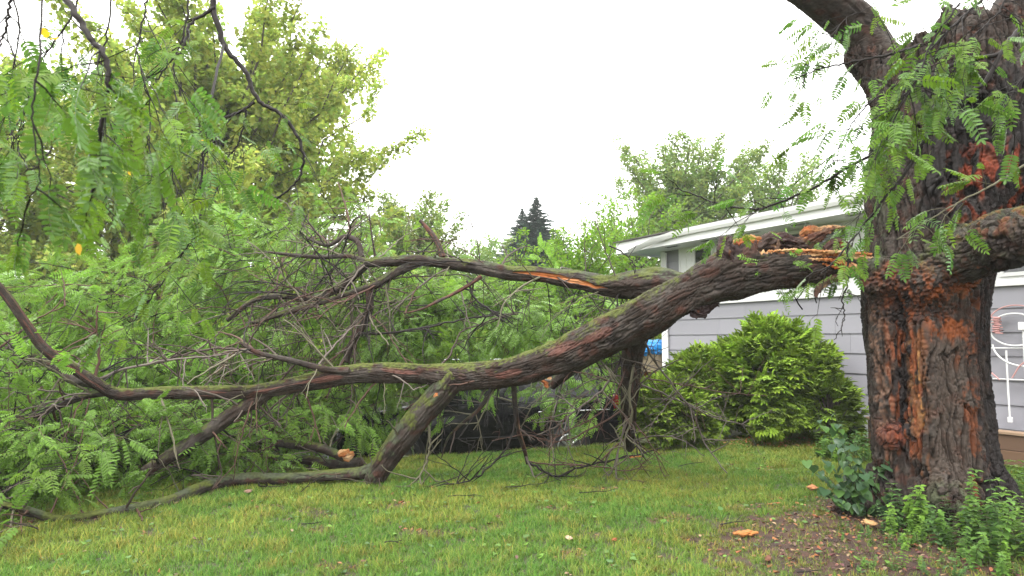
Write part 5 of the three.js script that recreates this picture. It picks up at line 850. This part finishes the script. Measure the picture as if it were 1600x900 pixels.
// shrubs along the far side of the drive and behind the fallen crown
{
  const r = rng(33), list = [[-40, 12.5, 2.5, 2.0], [130, 13.5, 2.6, 2.1], [300, 14, 2.7, 2.0], [450, 14.6, 2.6, 1.9], [580, 15, 2.5, 1.8], [700, 16, 2.3, 1.7], [790, 16.5, 2.2, 1.5], [880, 16.8, 2.3, 1.5], [965, 17, 2.2, 1.3], [1010, 18, 1.9, 1.0]];
  for (const [x, z, h, rad] of list) {
    const wx = on(x, z), t = thing('shrub', 'dense green shrub in the hedge behind the fallen limb', 'shrub', [wx, groundY(wx, -z), -z], 0, 'shrubs behind the fallen limb'), mats = [[], [], []], cols = [[], [], []], wood = new Builder();
    for (let k = 0; k < 9; k++) { const a = r() * 6.28; wood.tube([V(0, 0, 0), V(Math.cos(a) * rad * 0.3, h * 0.5, Math.sin(a) * rad * 0.3), V(Math.cos(a) * rad * 0.6, h * 0.85, Math.sin(a) * rad * 0.6)], 0.03, 0.006, 5, [1, 1, 1]); }
    for (let k = 0; k < 520; k++) { const a = r() * 6.283, u = Math.sqrt(r()), y = r(), R = rad * (0.55 + 0.5 * Math.sin(Math.PI * Math.min(1, 0.25 + y * 0.75))) * (1 + 0.2 * Math.sin(a * 3 + h * 5)), q = V(Math.cos(a) * u * R, 0.08 + y * h * (1.05 - 0.3 * u * u) * (1 + 0.12 * Math.sin(a * 4 + z)), Math.sin(a) * u * R), i = k % 3, s = 0.8 + 0.7 * r(), v = 0.75 + 0.6 * r(); mats[i].push(new THREE.Matrix4().compose(q, new THREE.Quaternion().setFromEuler(new THREE.Euler(r() - 0.5, r() * 6.28, r() - 0.5)), V(s, s, s))); cols[i].push([v * (0.9 + 0.4 * r()), v, v]); }
    part('stems', wood.geo(), trunkMat, t); CL.shrub.forEach((g, i) => stuffCopies('foliage', g, mapleMat, mats[i], cols[i], t));
  }
}
{ // far belt of trees that closes the view
  const r = rng(44), mats = [[], [], []], cols = [[], [], []];
  for (let k = 0; k < 3600; k++) { const a = lerp(-1.0, 1.0, r()), R = 44 + 10 * r(), x = Math.sin(a) * R * 1.1, z = -Math.cos(a) * R, h = 3.6 + 1.6 * n3(x * 0.12, 1, z * 0.12) + 0.7 * n3(x * 0.5, 5, 2), y = h * Math.pow(r(), 0.8), s = 2 + 1.6 * r(), i = k % 3, v = 0.8 + 0.4 * r(); mats[i].push(new THREE.Matrix4().compose(V(x, y, z), new THREE.Quaternion().setFromEuler(new THREE.Euler(r() - 0.5, r() * 6.28, r() - 0.5)), V(s, s, s))); cols[i].push([v, v, v]); }
  const g = new THREE.Group(); g.name = 'treeline'; g.userData = { kind: 'stuff', label: 'far low belt of green trees along the horizon', category: 'treeline' }; scene.add(g);
  CL.broad.forEach((c, i) => stuffCopies('foliage', c, mapleMat, mats[i], cols[i], g));
}
// arborvitae by the house wall: fans of flat scaly sprays
{
  const fan = seed => { const r = rng(seed), b = new Builder(), base = [0.15, 0.26, 0.022]; for (let k = 0; k < 11; k++) { const a = (k - 5) * 0.2 + (r() - 0.5) * 0.15, len = 0.16 * Math.cos(a * 0.8) * (0.7 + 0.5 * r()), v = 0.7 + 0.55 * r(), col = base.map(c => c * v); let p = V(0.02, 0, 0); const d = V(Math.cos(a), 0.15 * (r() - 0.3), Math.sin(a)); for (let j = 0; j < 3; j++) { const up = V((r() - 0.5) * 0.7, 1, (r() - 0.5) * 0.7); up.addScaledVector(d, -up.dot(d)).normalize(); oval(b, p, d, up, len * 0.45, col, 0.42); p = p.clone().addScaledVector(d, len * 0.3); d.z += (r() - 0.5) * 0.5; d.y -= 0.08; d.normalize(); } } return b.geo(); };
  const fans = [fan(1), fan(2), fan(3)], r = rng(55);
  const bush = (label, x, z, h, rad, n, tone) => {
    const wx = on(x, z), t = thing('arborvitae', label, 'shrub', [wx, groundY(wx, -z), -z], 0, 'evergreen shrubs by the wall'), mats = [[], [], []], cols = [[], [], []], wood = new Builder(), lobes = [];
    for (let k = 0; k < 30; k++) { const a = k * 2.4, u = Math.sqrt((k + 0.5) / 30), y = h * (0.3 + 0.6 * Math.sqrt(1 - 0.95 * u * u)) * (0.88 + 0.2 * r()), e = V(Math.cos(a) * rad * u, y, Math.sin(a) * rad * u); lobes.push(e); wood.tube([V(0, 0, 0), V(e.x * 0.35, y * 0.5, e.z * 0.35), e], 0.016, 0.005, 5, [1, 1, 1]); if (k % 2) lobes.push(V(e.x * 1.02, y * 0.45, e.z * 1.02)); }
    for (let k = 0; k < n; k++) { const c = lobes[k % lobes.length], d = V(r() - 0.5, r() - 0.42, r() - 0.5).normalize(), q = c.clone().addScaledVector(d, 0.26 * Math.cbrt(r()) * rad); if (q.y < 0.04) q.y = 0.04 + 0.1 * r(); const out = V(q.x, (q.y - h * 0.3) * 0.7, q.z).normalize().add(V((r() - 0.5) * 1.5, (r() - 0.6) * 1.2, (r() - 0.5) * 1.5)), i = k % 3, v = tone * (0.5 + 0.7 * r()); mats[i].push(sprayMatrix(q, out, 0.5 + 0.6 * r(), r)); cols[i].push([v * (1 + 0.2 * r()), v, v]); }
    part('stems', wood.geo(), trunkMat, t); fans.forEach((g, i) => stuffCopies('foliage', g, thujaMat, mats[i], cols[i], t));
  };
  bush('large bright green arborvitae against the grey siding, the taller one', 1200, 10.5, 1.72, 0.9, 6800, 1.2);
  bush('wide green arborvitae under the house window, next to the car', 1098, 10.8, 1.4, 0.66, 4200, 1.05);
  bush('low dark arborvitae beside the dead branch hanging to the lawn', 1040, 9.7, 0.9, 0.5, 2600, 0.9);
  bush('thin straggly arborvitae next to the standing trunk', 1292, 9.7, 1.0, 0.32, 560, 0.75);
}

// ------------------------------------------------------------------ weeds round the trunk
{
  const weedMat = leafMat([1, 1, 1], 0.35, 0.35), heart = (seed, base) => { const b = new Builder(), r = rng(seed), pts = [[0, 0.06], [0.3, -0.06], [0.52, 0.12], [0.5, 0.42], [0.28, 0.76], [0, 1.02], [-0.28, 0.76], [-0.5, 0.42], [-0.52, 0.12], [-0.3, -0.06]], v = pts.map(([x, y]) => b.v(y, 0.16 * Math.abs(x) - 0.18 * y * y, x, base)), m = b.v(0.4, -0.03, 0, base); for (let k = 0; k < 10; k++) b.f(m, v[(k + 1) % 10], v[k]); return b.geo(); };
  const hearts = [heart(1, [0.045, 0.1, 0.03]), heart(2, [0.065, 0.14, 0.028]), heart(3, [0.036, 0.082, 0.034])];
  const place = (m, p, d, s, r) => m.applyMatrix4(leafMatrix(p, d, s, r, 0.35));
  { // broad dark leaves
    const p = at(1350, 792, 6.0), t = thing('broadleaf_weed', 'dark broad-leaved weed growing against the standing trunk', 'plant', [p.x, groundY(p.x, p.z), p.z]), r = rng(3), b = new Builder(); let n = 0;
    for (let k = 0; k < 34; k++) {
      const a = r() * 6.283, h = (k < 8 ? 0.5 + 0.42 * r() : 0.12 + 0.4 * r()), out = 0.12 + 0.38 * r(), lx = Math.cos(a) * out - 0.1, lz = Math.sin(a) * out * 0.5 + 0.1, pts = [V(lx * 0.2, 0, lz * 0.2), V(lx * 0.5, h * 0.55, lz * 0.5), V(lx, h, lz)];
      const c = new THREE.CatmullRomCurve3(pts); b.tube(c.getPoints(8), 0.005, 0.002, 4, [0.07, 0.09, 0.04]);
      for (let j = 0; j < 8; j++) { const q = c.getPoint(0.3 + 0.7 * (j + r()) / 8), m = part('leaf', hearts[n++ % 3], weedMat, t); place(m, q, V(r() - 0.5, -0.15 - 0.3 * r(), r() - 0.35), 0.045 + 0.05 * r(), r); }
    }
    part('stems', b.geo(), twigMat, t);
  }
  const sprig = (seed, base, n = 9) => { const r = rng(seed), b = new Builder(), pts = [V(0, 0, 0)]; for (let k = 1; k <= n; k++) pts.push(V(0.03 * Math.sin(k + seed), k / n, 0.03 * Math.cos(k * 1.3))); b.tube(pts, 0.01, 0.004, 3, [0.09, 0.12, 0.04]); for (let k = 1; k <= n; k++) for (let s = 0; s < 4; s++) { const a = k * 1.57 + s * 1.57 + r() * 0.5, d = V(Math.cos(a), 0.25 - 0.4 * r(), Math.sin(a)).normalize(), up = V(0, 1, 0).addScaledVector(d, -d.y).normalize(), v = 0.75 + 0.5 * r(); oval(b, pts[k].clone(), d, up, (0.26 - 0.13 * k / n) * (0.7 + 0.5 * r()), base.map(c => c * v), 0.6); } return b.geo(); };
  const sprigs = [sprig(1, [0.085, 0.18, 0.024]), sprig(2, [0.12, 0.23, 0.024]), sprig(3, [0.06, 0.135, 0.026])];
  const weeds = (label, cx, cy, z, n, h, sx, sz, group) => { const p = at(cx, cy, z), t = thing('weed_clump', label, 'plant', [p.x, groundY(p.x, p.z) - 0.01, p.z], 0, group), r = rng(cx), mats = [[], [], []]; for (let k = 0; k < n; k++) { const q = V((r() - 0.5) * 2 * sx, 0, (r() - 0.5) * 2 * sz), hh = h * (0.4 + 0.7 * r()) * (1.1 - 0.5 * Math.abs(q.x) / sx); mats[k % 3].push(new THREE.Matrix4().compose(q, new THREE.Quaternion().setFromEuler(new THREE.Euler((r() - 0.5) * 0.7, r() * 6.28, (r() - 0.5) * 0.7)), V(Math.min(hh, 0.32) * 1.1, hh, Math.min(hh, 0.32) * 1.1))); } sprigs.forEach((g, i) => stuffCopies('leaves', g, weedMat, mats[i], null, t)); };
  weeds('small-leaved green weed growing in front of the wound in the trunk', 1425, 810, 5.5, 26, 0.36, 0.26, 0.12);
  weeds('spreading weed patch beside the mossy root of the trunk', 1560, 850, 5.0, 46, 0.45, 0.42, 0.35);
  weeds('taller weeds behind the trunk by the timber planter', 1600, 770, 6.3, 40, 0.4, 0.5, 0.5);
  weeds('little weed on the bare soil next to a pale wood chip', 1325, 822, 5.45, 8, 0.12, 0.12, 0.06);
  weeds('low creeping weeds below the dark broad-leaved weed', 1400, 840, 5.1, 34, 0.12, 0.4, 0.2);
  weeds('low weeds among fallen leaves below the spreading weed patch', 1540, 892, 4.5, 30, 0.16, 0.4, 0.2);
  weeds('weed tuft alone between orange chips and bare soil', 1410, 880, 4.6, 16, 0.14, 0.35, 0.15);
  weeds('bright weeds among arborvitae feet at the wall', 1320, 690, 8.6, 30, 0.45, 0.35, 0.3);
  // small broad leaves in the lawn
  const r = rng(9), mats = [[], [], []], cols = [[], [], []];
  for (let k = 0; k < 2600; k++) { const z = Math.sqrt(lerp(14, 90, r())), x = (r() * 2 - 1) * 0.78 * z, g = n3(x * 1.4, 20, -z * 1.4); if (g < 0.15 && r() < 0.75) continue; const s = 0.02 + 0.028 * r(), m = leafMatrix(V(x, groundY(x, -z) + 0.012 + 0.02 * r(), -z), V(r() - 0.5, 0.15 * r(), r() - 0.5), s, r, 0.5), v = 1 + 0.9 * r(); mats[k % 3].push(m); cols[k % 3].push([v * 1.3, v * 1.15, v * 0.8]); }
  const gc = new THREE.Group(); gc.name = 'lawn_weeds'; gc.userData = { kind: 'stuff', label: 'small round weed leaves scattered through the lawn', category: 'ground cover' }; scene.add(gc);
  hearts.forEach((g, i) => stuffCopies('weed_leaves', g, weedMat, mats[i], cols[i], gc));
}
{ // fallen leaves and bark crumbs
  const r = rng(71), b = new Builder(); oval(b, V(0, 0, 0), V(1, 0, 0), V(0, 1, 0), 1, [1, 1, 1], 0.6); const g = b.geo(), bits = new THREE.TetrahedronGeometry(1); bits.scale(1, 0.3, 0.5);
  const mats = [], cols = [], m2 = [], c2 = [], pal = [[0.18, 0.055, 0.018], [0.08, 0.03, 0.016], [0.2, 0.08, 0.026], [0.09, 0.045, 0.03], [0.18, 0.12, 0.06], [0.07, 0.02, 0.02]];
  for (let k = 0; k < 22000; k++) { const z = Math.sqrt(lerp(14, 100, r())), x = (r() * 2 - 1) * 0.8 * z, s = soilAt(x, -z); if (r() > 0.05 + s * 0.95) continue; const c = pal[Math.floor(r() * 6)], y = groundY(x, -z) + 0.008 + 0.014 * r(), e = new THREE.Euler((r() - 0.5) * 0.9, r() * 6.28, (r() - 0.5) * 0.9), L = 0.014 + 0.03 * r(), v = 0.7 + 0.6 * r(); (k % 3 ? mats : m2).push(new THREE.Matrix4().compose(V(x, y, -z), new THREE.Quaternion().setFromEuler(e), V(L, L, L * (k % 3 ? 1 : 0.6)))); (k % 3 ? cols : c2).push(c.map(q => q * v)); }
  for (let k = 0; k < 900; k++) { const p = at(1100 + 520 * r(), 0, 9.5 + 0.9 * r()), L = 0.02 + 0.02 * r(); mats.push(new THREE.Matrix4().compose(V(p.x, groundY(p.x, p.z) + 0.04, p.z), new THREE.Quaternion().setFromEuler(new THREE.Euler(r() - 0.5, r() * 6, r() - 0.5)), V(L, L, L))); cols.push([0.3, 0.1, 0.035].map(q => q * (0.6 + 0.7 * r()))); }
  const t = new THREE.Group(); t.name = 'leaf_litter'; t.userData = { kind: 'stuff', label: 'brown fallen leaves and bark crumbs on the bare soil', category: 'leaf litter' }; scene.add(t);
  stuffCopies('dead_leaves', g, std([1, 1, 1], 0.6, { side: THREE.DoubleSide }), mats, cols, t); stuffCopies('bark_crumbs', bits, std([1, 1, 1], 0.85), m2, c2, t);
}
{ // wood chips thrown out by the break
  const chip = (name, label, x, y, len, wid, c, turn, seed) => { const z = EYE * FOCAL / (y - 530), p = at(x, y, z), g = limb([[V(-len / 2, 0, 0), wid * 0.5], [V(-len * 0.2, 0.006, 0.01), wid], [V(len * 0.2, 0, -0.01), wid * 0.9], [V(len / 2, 0.004, 0), wid * 0.35]], { res: 0.006, amp: 0, lump: 0.3, seed, shape(e) { e.p.addScaledVector(e.q, 0.4 * e.r * n3(e.th * 1.5, e.s * 14, seed)); e.p.y *= 0.5; const v = 1 + 0.35 * n3(e.p.x * 12, e.p.y * 80, e.p.z * 80 + seed); for (let i = 0; i < 3; i++) e.col[i] = c[i] * v; } }); const m = part(numbered(name), g, woodMat, scene); m.userData = { label, category: 'wood chip', group: 'wood chips on the lawn' }; m.position.set(p.x, groundY(p.x, p.z) + wid * 0.45 + 0.014, p.z); m.rotation.y = turn; };
  const or = [0.3, 0.12, 0.035], pale = [0.34, 0.2, 0.09], red = [0.2, 0.06, 0.025];
  chip('wood_chip', 'chunky orange wood chip lying on lawn before the bare soil', 1165, 828, 0.2, 0.035, or, 0.1, 1);
  chip('wood_chip', 'rough orange wood chip in the grass beside the broad-leaved weed', 1269, 762, 0.11, 0.05, [0.32, 0.14, 0.06], 0.5, 2);
  chip('wood_chip', 'pale yellow wood chip on dark soil beside the little weed', 1357, 817, 0.09, 0.045, pale, 0.8, 3);
  chip('wood_chip', 'red-orange chip on the lawn below the hanging dead branch', 988, 716, 0.24, 0.03, [0.32, 0.09, 0.025], 0.2, 4);
  chip('wood_chip', 'thin orange sliver on the lawn edge beside the dark arborvitae', 1015, 702, 0.13, 0.02, or, 0.1, 5);
  chip('wood_chip', 'small white-edged chip alone in the middle of the lawn', 888, 835, 0.07, 0.025, [0.36, 0.25, 0.17], 1.2, 6);
  chip('wood_chip', 'slim reddish chip on brown soil next to a black twig', 1210, 785, 0.15, 0.012, [0.25, 0.09, 0.04], 0.3, 7);
  chip('wood_chip', 'dull brown chip in lawn beneath the mossy low branch', 388, 765, 0.09, 0.03, [0.2, 0.12, 0.09], 0.9, 8);
  chip('wood_chip', 'dark red bark scrap in lawn near the white-edged chip', 960, 836, 0.06, 0.015, red, 0.7, 9);
  chip('wood_chip', 'curled dark bark scrap lying across the soil and grass', 1200, 868, 0.13, 0.02, [0.12, 0.05, 0.03], 1.0, 10);
  const sticks = (label, x, y, len, turn, seed) => { const z = EYE * FOCAL / (y - 530), p = at(x, y, z), r = rng(seed), b = new Builder(); twig(b, V(0, 0.03, 0), V(Math.cos(turn), 0, Math.sin(turn)), len, 0.006, 1, r, null, { leafy: 0, droop: 0, floor: 0.028, fork: 0.25, col: TWIG[3] }); const m = part(numbered('fallen_twig'), b.geo(), twigMat, scene); m.userData = { label, category: 'twig', group: 'twigs on the lawn' }; m.position.set(p.x, groundY(p.x, p.z), p.z); };
  sticks('grey twig lying between the lawn crest and the propping leg', 700, 775, 0.35, 0.3, 7);
  sticks('long bare twig on the lawn below the parked car', 790, 762, 0.5, -0.2, 8);
  sticks('crooked dark twig on the lawn beneath the leafless black twigs', 905, 768, 0.35, 0.1, 9);
  sticks('short black twig on lawn beside the chunky orange chip', 1125, 815, 0.2, 0, 2);
  sticks('dark forked twig on the lawn below the propping leg', 600, 846, 0.14, 0.2, 3);
  sticks('small dark twig on the lawn near the low mossy branch', 470, 815, 0.16, -0.3, 4);
  sticks('black twig lying on the bare soil below the weeds', 1245, 893, 0.16, 0, 5);
  sticks('thin dark twig in the grass at the lawn crest', 1060, 730, 0.3, 0.2, 6);
}
// thin wet air
scene.fog = new THREE.FogExp2(new THREE.Color(0.93, 0.95, 0.95), 0.001);
renderer.render(scene, camera);
